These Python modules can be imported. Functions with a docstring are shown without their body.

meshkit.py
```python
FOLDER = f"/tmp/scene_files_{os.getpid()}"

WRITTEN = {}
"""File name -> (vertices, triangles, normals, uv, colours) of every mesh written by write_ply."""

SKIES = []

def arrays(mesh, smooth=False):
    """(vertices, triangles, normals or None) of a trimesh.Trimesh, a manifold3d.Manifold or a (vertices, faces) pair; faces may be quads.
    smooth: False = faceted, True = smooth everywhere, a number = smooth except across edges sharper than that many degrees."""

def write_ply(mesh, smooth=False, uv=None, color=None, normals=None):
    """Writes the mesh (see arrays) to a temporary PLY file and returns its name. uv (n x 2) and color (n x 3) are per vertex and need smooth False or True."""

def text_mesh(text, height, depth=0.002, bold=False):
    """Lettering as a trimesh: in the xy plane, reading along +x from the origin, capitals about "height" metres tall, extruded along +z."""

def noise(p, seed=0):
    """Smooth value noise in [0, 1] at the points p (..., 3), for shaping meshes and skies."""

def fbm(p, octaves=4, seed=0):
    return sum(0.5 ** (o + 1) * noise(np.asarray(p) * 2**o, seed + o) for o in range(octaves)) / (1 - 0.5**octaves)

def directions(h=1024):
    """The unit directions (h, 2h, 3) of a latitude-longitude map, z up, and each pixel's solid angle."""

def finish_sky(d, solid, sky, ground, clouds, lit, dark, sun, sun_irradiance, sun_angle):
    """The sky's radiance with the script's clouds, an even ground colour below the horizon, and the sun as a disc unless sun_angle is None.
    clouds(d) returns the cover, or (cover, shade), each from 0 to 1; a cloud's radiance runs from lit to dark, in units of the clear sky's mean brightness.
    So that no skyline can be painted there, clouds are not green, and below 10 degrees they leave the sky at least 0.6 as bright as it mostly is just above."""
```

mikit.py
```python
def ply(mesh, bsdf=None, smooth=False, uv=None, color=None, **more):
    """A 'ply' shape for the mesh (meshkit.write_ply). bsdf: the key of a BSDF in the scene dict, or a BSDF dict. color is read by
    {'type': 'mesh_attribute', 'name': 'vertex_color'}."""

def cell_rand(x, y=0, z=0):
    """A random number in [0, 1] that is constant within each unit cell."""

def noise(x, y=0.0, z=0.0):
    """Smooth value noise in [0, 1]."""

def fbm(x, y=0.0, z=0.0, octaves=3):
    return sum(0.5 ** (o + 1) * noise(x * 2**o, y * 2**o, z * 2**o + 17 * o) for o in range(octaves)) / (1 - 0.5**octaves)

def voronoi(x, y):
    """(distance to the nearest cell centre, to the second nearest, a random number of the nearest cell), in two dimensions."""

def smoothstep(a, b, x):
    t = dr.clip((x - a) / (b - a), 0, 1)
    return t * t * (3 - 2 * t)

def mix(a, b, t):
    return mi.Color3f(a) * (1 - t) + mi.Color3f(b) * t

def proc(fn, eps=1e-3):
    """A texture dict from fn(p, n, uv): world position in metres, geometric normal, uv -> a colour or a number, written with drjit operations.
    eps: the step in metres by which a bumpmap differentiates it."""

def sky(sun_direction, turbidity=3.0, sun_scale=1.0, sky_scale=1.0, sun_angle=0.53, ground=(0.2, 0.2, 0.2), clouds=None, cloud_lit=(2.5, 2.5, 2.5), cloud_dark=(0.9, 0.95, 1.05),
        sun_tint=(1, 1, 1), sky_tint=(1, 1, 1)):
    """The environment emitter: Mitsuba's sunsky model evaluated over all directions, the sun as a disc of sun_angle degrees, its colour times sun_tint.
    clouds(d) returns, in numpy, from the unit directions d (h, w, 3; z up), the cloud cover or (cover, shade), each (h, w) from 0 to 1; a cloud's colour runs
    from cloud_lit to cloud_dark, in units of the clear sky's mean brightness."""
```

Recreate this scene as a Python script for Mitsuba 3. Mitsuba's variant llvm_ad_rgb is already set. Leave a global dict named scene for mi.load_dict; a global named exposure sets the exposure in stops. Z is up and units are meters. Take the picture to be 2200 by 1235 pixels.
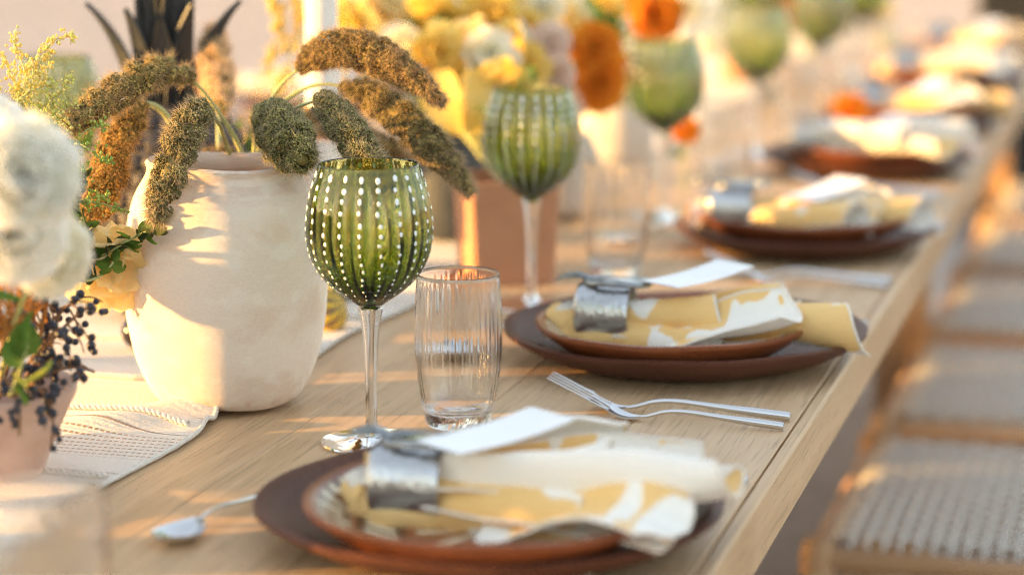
import math
import numpy as np, trimesh, mitsuba as mi, mikit
from scipy.interpolate import PchipInterpolator, CubicSpline
from mikit import proc, noise, fbm, voronoi, cell_rand, smoothstep, mix
import drjit as dr

T = mi.ScalarTransform4f
PI = math.pi
scene, labels = {}, {}

# ---------------------------------------------------------------- camera, light, exposure
EYE = np.array([0, 0, 1.207])
YAW, PITCH = math.radians(15.5), math.radians(10.67)
HEAD = np.array([-math.sin(YAW), math.cos(YAW), 0])
LOOK = HEAD * math.cos(PITCH) - np.array([0, 0, math.sin(PITCH)])
scene['camera'] = {'type': 'thinlens', 'fov': 23.92, 'fov_axis': 'x', 'aperture_radius': 0.0150, 'focus_distance': 1.845,
                   'near_clip': 0.02, 'far_clip': 3000.0,
                   'to_world': T().look_at(origin=EYE.tolist(), target=(EYE + LOOK).tolist(), up=[0, 0, 1])}
SUN_EL = math.radians(7.0)
SUN = [-0.917 * math.cos(SUN_EL), -0.398 * math.cos(SUN_EL), math.sin(SUN_EL)]
scene['sky'] = mikit.sky(SUN, turbidity=3.0, sun_scale=1.0, sun_angle=0.7, sun_tint=(.94, 1.0, 1.22), sky_tint=(.96, 1.0, 1.06), ground=(0.4, 0.33, 0.27),
    clouds=lambda d: np.full(d.shape[:2], .35), cloud_lit=(1.95, 1.92, 1.88))   # thin even cloud veil, added unseen to lift fill in the shade
exposure = 4.42

# ---------------------------------------------------------------- helpers
def K(name):
    if name not in labels and name not in scene and not any(k.startswith(name + '__') for k in scene):
        return name
    n = 1
    while True:
        k = f'{name}_{n:03d}'
        if k not in labels and k not in scene and not any(q.startswith(k + '__') for q in scene):
            return k
        n += 1

_part_no = {}
def thing(name, label, cat, group=None):
    n = _part_no.get(name, 0); _part_no[name] = n + 1
    key = name if n == 0 else f'{name}_{n:03d}'
    labels[key] = {'label': label, 'category': cat}
    if group: labels[key]['group'] = group
    return key

def part(parent, name, d, label=None, kind=None):
    q = parent + '__' + name
    n = _part_no.get(q, 0); _part_no[q] = n + 1
    key = q if n == 0 else f'{q}_{n:03d}'
    scene[key] = d
    e = {}
    if label: e['label'] = label
    if kind: e['kind'] = kind
    if e: labels[key] = e
    return key

def single(name, d, label, cat, group=None):
    k = thing(name, label, cat, group); scene[k] = d
    return k

def at(d, M): return {**d, 'to_world': M}
def Tm(x=0, y=0, z=0, rz=0, s=1.0):
    return T().translate([x, y, z]).rotate([0, 0, 1], rz).scale(s)
def basis(o, ex, ez=None):
    """matrix with local z along ex direction"""
    z = np.asarray(ex, float); z = z / np.linalg.norm(z)
    h = np.array([0, 0, 1.]) if abs(z[2]) < 0.95 else np.array([1., 0, 0])
    x = np.cross(h, z); x /= np.linalg.norm(x); y = np.cross(z, x)
    M = np.eye(4); M[:3, 0], M[:3, 1], M[:3, 2], M[:3, 3] = x, y, z, o
    return M
def tw(M): return T(M.tolist())
def xf(m, M):
    m = m.copy(); m.apply_transform(M); return m
cat = trimesh.util.concatenate
def mesh(v, f): return trimesh.Trimesh(np.asarray(v, float), np.asarray(f, int), process=False)

def grid_faces(nu, nv, wrap=False):
    i, j = np.meshgrid(np.arange(nu - 1), np.arange(nv if wrap else nv - 1), indexing='ij')
    i, j = i.ravel(), j.ravel(); k = (j + 1) % nv
    a, b, c, d = i * nv + j, i * nv + k, (i + 1) * nv + k, (i + 1) * nv + j
    return np.vstack([np.stack([a, b, c], 1), np.stack([a, c, d], 1)])

def smooth_prof(pts, n, kind='pchip'):
    """smooth curve through (r,z) points, by chord length"""
    p = np.asarray(pts, float); s = np.r_[0, np.cumsum(np.linalg.norm(np.diff(p, axis=0), axis=1))]
    t = np.linspace(0, s[-1], n)
    return np.stack([PchipInterpolator(s, p[:, k])(t) for k in (0, 1)], 1)

def lathe(prof, n=64, mod=None):
    p = np.asarray(prof, float); a = np.arange(n) * 2 * PI / n
    r = np.repeat(p[:, :1], n, 1); z = np.repeat(p[:, 1:], n, 1)
    A = np.repeat(a[None], len(p), 0); I = np.repeat(np.arange(len(p))[:, None], n, 1)
    if mod is not None: r, z = mod(r, z, A, I)
    v = np.stack([r * np.cos(A), r * np.sin(A), z], -1).reshape(-1, 3)
    f = grid_faces(len(p), n, True)
    m = trimesh.Trimesh(v, f, process=False)
    m.merge_vertices(digits_vertex=7)
    m.update_faces(m.nondegenerate_faces()); m.remove_unreferenced_vertices()
    return m

def frames(p):
    t = np.gradient(p, axis=0); t /= np.linalg.norm(t, axis=1, keepdims=True) + 1e-12
    a = np.zeros_like(p); h = np.array([0, 0, 1.]) if abs(t[0, 2]) < 0.9 else np.array([1., 0, 0])
    x = h - t[0] * (h @ t[0]); a[0] = x / np.linalg.norm(x)
    for k in range(1, len(p)):
        x = a[k - 1] - t[k] * (a[k - 1] @ t[k]); a[k] = x / (np.linalg.norm(x) + 1e-12)
    return t, a, np.cross(t, a)

def curve(pts, n):
    p = np.asarray(pts, float)
    if len(p) == 2: return p[0] + (p[1] - p[0]) * np.linspace(0, 1, n)[:, None]
    s = np.r_[0, np.cumsum(np.linalg.norm(np.diff(p, axis=0), axis=1))]
    return CubicSpline(s / s[-1], p)(np.linspace(0, 1, n))

def interp(vals, n):
    vals = np.asarray(vals, float)
    if vals.ndim == 0: return np.full(n, float(vals))
    return PchipInterpolator(np.linspace(0, 1, len(vals)), vals)(np.linspace(0, 1, n))

def tube(pts, rad, n=24, sides=8, flat=None):
    p = curve(pts, n); r = interp(rad, n); t, a, b = frames(p)
    fl = np.ones(n) if flat is None else interp(flat, n)
    ang = np.arange(sides) * 2 * PI / sides
    v = p[:, None] + r[:, None, None] * (np.cos(ang)[None, :, None] * a[:, None] * fl[:, None, None] + np.sin(ang)[None, :, None] * b[:, None])
    v = v.reshape(-1, 3); f = grid_faces(n, sides, True)
    c0, c1 = len(v), len(v) + 1
    v = np.vstack([v, p[0], p[-1]]); k = np.arange(sides); k2 = (k + 1) % sides
    f = np.vstack([f, np.stack([np.full(sides, c0), k2, k], 1), np.stack([np.full(sides, c1), (n - 1) * sides + k, (n - 1) * sides + k2], 1)])
    return mesh(v, f)

def box(x0, x1, y0, y1, z0, z1, bev=0.0):
    """box with chamfered edges"""
    c = np.array([(x0 + x1) / 2, (y0 + y1) / 2, (z0 + z1) / 2]); h = np.array([x1 - x0, y1 - y0, z1 - z0]) / 2
    if bev <= 0:
        m = trimesh.creation.box(2 * h)
    else:
        pts = []
        for s in np.ndindex(2, 2, 2):
            sg = np.array(s) * 2 - 1
            for k in range(3):
                q = h - bev; q[k] = h[k]; pts.append(sg * q)
        m = trimesh.convex.convex_hull(np.array(pts))
    m.apply_translation(c); return m

def rod(a, b, r, sides=12): return tube([a, b], r, 2, sides)

# low polyhedra for scattering
OCT_V = np.array([[1, 0, 0], [-1, 0, 0], [0, 1, 0], [0, -1, 0], [0, 0, 1], [0, 0, -1]], float)
OCT_F = np.array([[0, 2, 4], [2, 1, 4], [1, 3, 4], [3, 0, 4], [2, 0, 5], [1, 2, 5], [3, 1, 5], [0, 3, 5]])
def scatter_oct(P, R):
    P, R = np.asarray(P), np.asarray(R)
    R = R if R.ndim == 2 else np.repeat(R[:, None], 3, 1)
    v = (P[:, None] + R[:, None] * OCT_V).reshape(-1, 3)
    f = (OCT_F[None] + 6 * np.arange(len(P))[:, None, None]).reshape(-1, 3)
    return mesh(v, f)
def spikes(P, D, L, r):
    """thin three-sided spikes from P along D"""
    D = D / (np.linalg.norm(D, axis=1, keepdims=True) + 1e-12)
    h = np.where(np.abs(D[:, 2:]) < 0.9, [0, 0, 1.0], [1.0, 0, 0]); a = np.cross(D, h); a /= np.linalg.norm(a, axis=1, keepdims=True); b = np.cross(D, a)
    ang = np.arange(3) * 2 * PI / 3
    ring = P[:, None] + r * (np.cos(ang)[None, :, None] * a[:, None] + np.sin(ang)[None, :, None] * b[:, None])
    v = np.concatenate([ring, (P + D * np.asarray(L).reshape(-1, 1))[:, None]], 1).reshape(-1, 3)
    f = (np.array([[0, 1, 3], [1, 2, 3], [2, 0, 3]])[None] + 4 * np.arange(len(P))[:, None, None]).reshape(-1, 3)
    return mesh(v, f)

# ---------------------------------------------------------------- materials
def rgb(*c): return {'type': 'rgb', 'value': list(c)}
def mat(key, **kw):
    d = {'type': 'principled', 'roughness': 0.6, 'specular': 0.4}; d.update(kw)
    scene[key] = {'type': 'twosided', 'bsdf': d}
    return key
def bump(key, tex, scale, **kw):
    d = {'type': 'principled', 'roughness': 0.6, 'specular': 0.4}; d.update(kw)
    scene[key] = {'type': 'twosided', 'bsdf': {'type': 'bumpmap', 'arbitrary': tex, 'scale': scale, 'bsdf': d}}
    return key
def thin(key, color, trans=0.7, rough=0.6):
    scene[key] = {'type': 'principledthin', 'base_color': color, 'roughness': rough, 'diff_trans': trans, 'spec_trans': 0.0, 'eta': 1.3}
    return key
VC = {'type': 'mesh_attribute', 'name': 'vertex_color'}

def wood(light, dark, ax=0, s=1.0, plank=0.118):
    def fn(p, n, uv):
        x, y = (p.x, p.y) if ax == 0 else (p.y, p.x)
        z = p.z
        row = dr.floor((x + 0.28) / plank)
        k = cell_rand(row, 3.0)
        w = fbm(x * 9 * s + k * 50, y * 1.1 * s + k * 31, z * 6, 3)
        ring = dr.abs(dr.sin(((x + z * .6) * 38 * s + w * 9 + k * 10) * 2.0))
        fine = fbm(x * 420 * s, y * 9 * s, z * 300, 3)
        pore = smoothstep(.60, .78, fbm(x * 700 * s, y * 22 * s + 7, z * 500, 2))
        t = .42 * ring + .75 * (fine - .5) + .35 * (k - .5) + .15
        c = mix(light, dark, dr.clip(t, 0, 1))
        wash = smoothstep(.45, .7, fbm(x * 14, y * 2.2 + 9, z * 9, 3)) * .35
        c = mix(c, (.55, .41, .27), wash)
        kd = voronoi(x * 5.5, y * 1.3)[0]; kn = 1 - smoothstep(.035, .10, kd + .03 * (fine - .5))
        c = mix(c, dark, kn * .8)
        return c * (1 - .22 * pore)
    return fn
mat('mat_table_wood', base_color=proc(wood((.57, .385, .225), (.44, .28, .15))), roughness=0.48, specular=0.35)
mat('mat_stool_wood', base_color=proc(wood((.54, .33, .175), (.38, .20, .09), 1, .8, .05)), roughness=0.4)
def f_sand(p, n, uv):
    a = fbm(p.x * 1.3, p.y * 1.3, 0, 4); b = fbm(p.x * 11, p.y * 11, 3, 3)
    return mix((.40, .335, .285), (.31, .255, .215), dr.clip(.9 * a + .5 * b - .25, 0, 1))
bump('mat_sand', proc(lambda p, n, uv: fbm(p.x * 9, p.y * 9, 0, 3)), .03, base_color=proc(f_sand), roughness=.95)

def f_clay(p, n, uv):
    a = dr.atan2(p.y - 1.787, p.x + .735)
    m = fbm(p.x * 26 + 4, p.y * 26, p.z * 30, 4); sp = noise(p.x * 700, p.y * 700, p.z * 700)
    band = fbm(a * 1.2, 3.0, p.z * 130, 3)
    lo = smoothstep(.52, .72, m)
    c = mix((.72, .62, .525), (.60, .435, .32), lo * .42)
    top = smoothstep(.905, .945, p.z) * smoothstep(.42, .62, band)
    c = mix(c, (.60, .43, .33), .65 * top)
    c = mix(c, (.58, .40, .29), .8 * (1 - smoothstep(.004, .016, p.z - .7545 + .008 * (m - .5))) * smoothstep(.35, .6, fbm(a * 6, 2.0, p.z * 40, 3)))
    c = mix(c, (.78, .72, .64), smoothstep(.55, .75, fbm(p.x * 60, p.y * 60 + 8, p.z * 60, 3)) * .5)
    return c * (.95 + .1 * sp)
def f_clay_h(p, n, uv):
    a = dr.atan2(p.y - 1.787, p.x + .735)
    return .45 * fbm(p.x * 300, p.y * 300, p.z * 300, 3) + .55 * fbm(a * .8, 1.0, p.z * 150, 3)
bump('mat_vase_clay', proc(f_clay_h, 4e-4), .00045, base_color=proc(f_clay), roughness=.9, specular=.15)

def terr(a, b, sc, speck=0.0):
    def fn(p, n, uv):
        c = mix(a, b, dr.clip(1.6 * fbm(p.x * sc, p.y * sc, p.z * sc, 4) - .3, 0, 1))
        return c * (1 - speck * smoothstep(.70, .80, noise(p.x * 620, p.y * 620, p.z * 620))) if speck else c
    return fn
mat('mat_terracotta', base_color=proc(terr((.50, .25, .145), (.44, .21, .115), 30)), roughness=.85, specular=.2)
mat('mat_pink_clay', base_color=proc(terr((.50, .31, .23), (.62, .45, .37), 40)), roughness=.9, specular=.15)
mat('mat_plate_dark', base_color=proc(terr((.125, .050, .032), (.080, .032, .021), 28, .45)), roughness=.5, specular=.22)
mat('mat_plate_clay', base_color=proc(terr((.27, .082, .03), (.17, .05, .02), 35, .4)), roughness=.30, specular=.5)
def f_paint(p, n, uv):
    x, y = (uv.x - .5) * .25, (uv.y - .5) * .25
    r = dr.sqrt(x * x + y * y); a = dr.atan2(y, x)
    clay = mix((.25, .075, .028), (.17, .05, .02), fbm(x * 60, y * 60, 0, 3))
    dark, cream = mi.Color3f(.055, .018, .012), mi.Color3f(.68, .60, .43)
    wob = .10 * (noise(x * 90, y * 90, 2) - .5)
    k = 46 / (2 * PI); cell = a * k + wob * 2
    fr = cell - dr.floor(cell) - .5
    rim = smoothstep(.086, .090, r) * (1 - smoothstep(.108, .111, r))
    dash = rim * (1 - smoothstep(.26, .34, dr.abs(fr + wob))) * smoothstep(.25, .4, noise(a * 30, r * 120, 5))
    k2 = 30 / (2 * PI); cell2 = a * k2 + r * 40 + wob * 2; fr2 = cell2 - dr.floor(cell2) - .5
    ring2 = smoothstep(.058, .061, r) * (1 - smoothstep(.077, .081, r))
    dash2 = ring2 * (1 - smoothstep(.24, .32, dr.abs(fr2 + wob)))
    band = smoothstep(.052, .054, r) * (1 - smoothstep(.084, .086, r))
    c = mix(clay, dark, dr.maximum(band, rim * .7) * .9)
    c = mix(c, cream, dr.maximum(dash, dash2) * .92)
    star = smoothstep(.3, .5, dr.cos(a * 9) * .5 + .5 - r * 9) * (1 - smoothstep(.044, .048, r))
    return mix(c, cream, star * .85)
mat('mat_plate_painted', base_color=proc(f_paint), roughness=.28, specular=.5)
mat('mat_steel', base_color=rgb(.70, .70, .70), metallic=1.0, roughness=.17)
bump('mat_silver', proc(lambda p, n, uv: voronoi(p.y * 260 + p.z * 120, p.x * 260 + p.z * 60)[0], 3e-4), .0005, base_color=proc(terr((.60, .61, .62), (.46, .46, .46), 90)), metallic=1.0, roughness=.26)
mat('mat_pewter', base_color=proc(terr((.22, .23, .235), (.42, .44, .45), 120)), metallic=1.0, roughness=.36)

def f_cloth(p, n, uv):
    u, v = uv.x, uv.y
    a = fbm(u * 30, v * 23, 2, 2) + .10 * (noise(u * 150, v * 40, 4) - .5)
    b = fbm(u * 38 + 9, v * 17, 6, 2)
    w = dr.maximum(smoothstep(.60, .625, a), smoothstep(.70, .725, b))
    weave = .93 + .14 * noise(u * 2600, v * 2600, 1)
    return mix((.78, .52, .22), (.80, .775, .72), w) * weave
def f_back(p, n, uv):
    return mi.Color3f(.80, .765, .71) * (.94 + .12 * noise(uv.x * 2600, uv.y * 2600, 1))
def cloth(fn): return {'type': 'principled', 'base_color': proc(fn), 'roughness': .9, 'specular': .1, 'sheen': .3}
scene['mat_napkin'] = {'type': 'twosided', 'a': cloth(f_cloth), 'b': cloth(f_back)}
mat('mat_card', base_color=proc(lambda p, n, uv: mi.Color3f(.79, .79, .795) * (.95 + .1 * fbm(p.x * 500, p.y * 500, p.z * 500, 3))), roughness=.85, specular=.1)

def f_runner(p, n, uv):
    u, y = uv.x, uv.y + .042                           # metres across, metres along
    per = y / .148; fr = (per - dr.floor(per)) * .148
    base = mi.Color3f(.74, .68, .60) * (.90 + .16 * noise(u * 900, y * 900, 0))
    rows = dr.abs(fr / .0088 - dr.floor(fr / .0088) - .5)
    dash = u * 210 + dr.floor(fr / .0088) * .5; dash = dr.abs(dash - dr.floor(dash) - .5)
    inb = smoothstep(.004, .006, fr) * (1 - smoothstep(.066, .068, fr))
    st = inb * (1 - smoothstep(.12, .2, rows)) * (1 - smoothstep(.28, .38, dash))
    line = 1 - smoothstep(.0007, .0013, dr.abs(fr - .078))
    line2 = 1 - smoothstep(.0007, .0013, dr.abs(fr - .112))
    c = mix(base, (.40, .235, .125), st * .85)
    return mix(c, (.20, .13, .10), dr.maximum(line, line2) * .75)
def f_runner_h(p, n, uv):
    u, y = uv.x, uv.y
    rib = dr.sin(y * 2 * PI / .0044) * .5 + .5
    return .7 * rib + .5 * noise(u * 800, y * 800, 0)
bump('mat_runner', proc(f_runner_h, 4e-4), .0007, base_color=proc(f_runner), roughness=.95, specular=.1, sheen=.3)
mat('mat_cotton', base_color=proc(lambda p, n, uv: mi.Color3f(.76, .71, .64) * (.85 + .3 * noise(p.x * 900, p.y * 900, p.z * 900))), roughness=.95, specular=.1)

scene['mat_clear_glass'] = {'type': 'dielectric', 'int_ior': 1.5, 'specular_transmittance': rgb(.985, .985, .985)}
scene['mat_green_glass'] = {'type': 'dielectric', 'int_ior': 1.5}
GREEN = {'type': 'homogeneous', 'albedo': 0.0, 'sigma_t': rgb(.285, .205, .78), 'scale': 1220.0}
mat('mat_enamel', base_color=rgb(.80, .83, .83), roughness=.3)
thin('mat_seed', VC, .4, .45)
mat('mat_bristle', base_color=VC, roughness=.5)
thin('mat_bristle_thin', VC, .9, .5)
mat('mat_stem', base_color=proc(terr((.34, .38, .13), (.46, .44, .19), 60)), roughness=.5)
mat('mat_twig', base_color=proc(terr((.16, .075, .035), (.25, .13, .06), 80)), roughness=.7)
bump('mat_pineapple', proc(lambda p, n, uv: fbm(p.x * 220, p.y * 220, p.z * 220, 3), 5e-4), .002, base_color=proc(terr((.032, .030, .032), (.075, .062, .055), 60)), roughness=.5)
mat('mat_pineapple_leaf', base_color=proc(terr((.024, .030, .038), (.050, .050, .044), 50)), roughness=.45)
def pet(a, b, sc=45):
    return proc(lambda p, n, uv: mix(a, b, dr.clip(fbm(p.x * sc, p.y * sc, p.z * sc, 3) * 1.8 - .4, 0, 1)))
thin('mat_petal_white', pet((.91, .91, .88), (.90, .89, .82)), 1.5)
thin('mat_petal_pale', pet((.91, .88, .72), (.91, .89, .80)), 1.5)
thin('mat_petal_yellow', pet((.89, .66, .14), (.90, .77, .32)), 1.1)
thin('mat_petal_gold', pet((.89, .74, .36), (.90, .81, .52)), 1.1)
thin('mat_petal_orange', pet((.82, .31, .03), (.87, .43, .06)), 1.0)
thin('mat_petal_blush', pet((.86, .74, .64), (.84, .66, .55)), .8)
thin('mat_leaf', pet((.07, .16, .03), (.16, .24, .05), 80), .6, .45)
thin('mat_leaf_dark', pet((.05, .075, .03), (.10, .10, .045), 90), .5, .5)
thin('mat_leaf_lime', pet((.36, .42, .07), (.52, .50, .12), 90), .9, .5)
mat('mat_floret', base_color=VC, roughness=.7)
mat('mat_berry', base_color=proc(terr((.010, .012, .022), (.030, .032, .05), 150)), roughness=.32, specular=.5)
mat('mat_wax', base_color=rgb(.80, .755, .69), roughness=.5, specular=.3)
mat('mat_slate', base_color=proc(terr((.05, .058, .068), (.09, .095, .10), 30)), roughness=.6)
mat('mat_black', base_color=rgb(.012, .012, .012), roughness=.6)
def f_gourd(p, n, uv):
    a = uv.x * 10; fr = dr.abs(a - dr.floor(a) - .5)
    return mix((.20, .12, .07), (.72, .48, .05), smoothstep(.2, .28, fr))
mat('mat_gourd', base_color=proc(f_gourd), roughness=.5)
mat('mat_plum', base_color=rgb(.022, .015, .02), roughness=.22, specular=.6)
mat('mat_cord', base_color=proc(lambda p, n, uv: mi.Color3f(.70, .67, .61) * (.82 + .36 * noise(p.x * 260, p.y * 260, p.z * 260))), roughness=.85, specular=.15)

# ---------------------------------------------------------------- the setting: ground
gx = np.r_[-900, -300, -100, -40, np.linspace(-20, 20, 81), 40, 100, 300, 900]
gy = gx.copy()
GX, GY = np.meshgrid(gx, gy, indexing='ij')
import meshkit
gz = .07 * (meshkit.fbm(np.stack([GX * .25, GY * .25, GX * 0], -1), 3, 5) - .5) * np.exp(-((GX ** 2 + GY ** 2) / 9e4))
gz -= .02
scene['ground'] = mikit.ply(mesh(np.stack([GX, GY, gz], -1).reshape(-1, 3), grid_faces(len(gx), len(gy))[:, ::-1]), 'mat_sand', smooth=True)
labels['ground'] = {'label': 'pinkish beige sandy ground stretching away behind the table', 'kind': 'structure'}

# ---------------------------------------------------------------- the table
XR, XL, Y0, Y1, TZ, TH = -.268, -1.53, -.6, 5.8, .75, .05
tb = thing('dining_table', 'long light oak table set for a meal, running away to the right', 'table')
lip = .012
edges = np.linspace(XL + lip, XR - lip, 11)
for a, b in zip(edges[:-1], edges[1:]):
    part(tb, 'plank', mikit.ply(box(a + .00025, b - .00025, Y0, Y1, TZ - TH + .006, TZ, .0007), 'mat_table_wood'))
for a, b in ((XL, XL + lip), (XR - lip, XR)):
    part(tb, 'edge_board', mikit.ply(box(a + .0004, b - .0004, Y0, Y1, TZ - TH, TZ - .0006, .0022), 'mat_table_wood'))
part(tb, 'apron', mikit.ply(cat([box(x - .012, x + .012, Y0 + .1, Y1 - .1, TZ - TH - .075, TZ - TH + .004, .002) for x in (XL + .12, XR - .12)]), 'mat_stool_wood'))
for y in (0.1, 2.0, 3.8, 5.6):
    for x in (XL + .14, XR - .14):
        part(tb, 'leg', mikit.ply(box(x - .04, x + .04, y - .04, y + .04, -.02, TZ - TH + .004, .004), 'mat_stool_wood'))

# ---------------------------------------------------------------- the runner
RX0, RX1 = -1.085, -.722
def runner_z(x, y):
    z = np.full_like(x, .0022)
    # a soft fold that lifts the cloth beside the vase, and slack ripples
    d = (y - (1.735 + .55 * (x + .74)))
    z += .021 * np.exp(-(d / .013) ** 2) * np.exp(-((x + .722) / .050) ** 2)
    z += .008 * np.exp(-((y - (1.69 + .45 * (x + .74))) / .014) ** 2) * np.exp(-((x + .76) / .06) ** 2)
    z += .010 * np.exp(-((y - 1.66 - .25 * (x + .9)) / .03) ** 2) * smooth01(x, -1.05, -.85) * smooth01(-x, .735, .80)
    z += .0035 * np.exp(-((y - 1.50 + .2 * (x + .9)) / .03) ** 2) * smooth01(x, -1.0, -.8)
    z += .0012 * np.sin(y * 21 + 5 * x) * np.sin(y * 7.3) ** 2 + .0012
    return z
def smooth01(v, a, b):
    t = np.clip((v - a) / (b - a), 0, 1); return t * t * (3 - 2 * t)
def edge_x(y): return .006 * np.sin(y * 9.1) + .004 * np.sin(y * 23 + 1)
ny, nx = 1300, 64
yy = np.linspace(-.3, 5.65, ny); uu = np.linspace(0, 1, nx)
Ym, Um = np.meshgrid(yy, uu, indexing='ij')
Xm = (RX0 + edge_x(Ym + 3)) * (1 - Um) + (RX1 + edge_x(Ym)) * Um
Zm = TZ + runner_z(Xm, Ym)
top = np.stack([Xm, Ym, Zm], -1).reshape(-1, 3)
rv = np.vstack([top, top - [0, 0, .0016]])
ft = grid_faces(ny, nx)[:, ::-1]; fb = grid_faces(ny, nx) + len(top)
i = np.arange(ny - 1)
def side(col, flip):
    a, b = i * nx + col, (i + 1) * nx + col
    f = np.vstack([np.stack([a, b, b + len(top)], 1), np.stack([a, b + len(top), a + len(top)], 1)])
    return f[:, ::-1] if flip else f
rm = mesh(rv, np.vstack([ft, fb, side(0, True), side(nx - 1, False)]))
ruv = np.tile(np.stack([(Um * (RX1 - RX0)).ravel(), Ym.ravel()], 1), (2, 1))
rn = thing('table_runner', 'cream woven table runner with brown dashed stripes along the middle of the table', 'table runner')
part(rn, 'cloth', mikit.ply(rm, 'mat_runner', smooth=True, uv=ruv))
def twist(pts, r, pitch, n):
    p = curve(pts, n); t, a, b = frames(p); s = np.r_[0, np.cumsum(np.linalg.norm(np.diff(p, axis=0), axis=1))]
    out = []
    for k in (0, PI):
        ph = s / pitch * 2 * PI + k
        out.append(tube_pts(p + r * .62 * (np.cos(ph)[:, None] * a + np.sin(ph)[:, None] * b), r * .72))
    return cat(out)
def tube_pts(p, r, sides=6):
    t, a, b = frames(p); ang = np.arange(sides) * 2 * PI / sides; n = len(p)
    v = p[:, None] + r * (np.cos(ang)[None, :, None] * a[:, None] + np.sin(ang)[None, :, None] * b[:, None])
    return mesh(v.reshape(-1, 3), grid_faces(n, sides, True))
for yb in np.arange(.148 * 6, 5.2, .148):
    xs = np.linspace(RX0 + .01, RX1 - .004, 90); ys = yb + .0958 - .042 + .001 * np.sin(xs * 40)
    ps = np.stack([xs, ys, TZ + runner_z(xs, ys) + .0022], 1)
    part(rn, 'braid', mikit.ply(twist(ps, .0019, .009, 300), 'mat_cotton', smooth=True))
ys = np.linspace(-.3, 5.65, 1300)
for name_x, sgn in ((RX1, 1), (RX0, -1)):
    xs = (name_x + edge_x(ys + (0 if sgn > 0 else 3))); ps = np.stack([xs, ys, TZ + runner_z(xs, ys) + .0004], 1)
    part(rn, 'hem_cord', mikit.ply(twist(ps, .0016, .006, 4200), 'mat_cotton', smooth=True))

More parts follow.
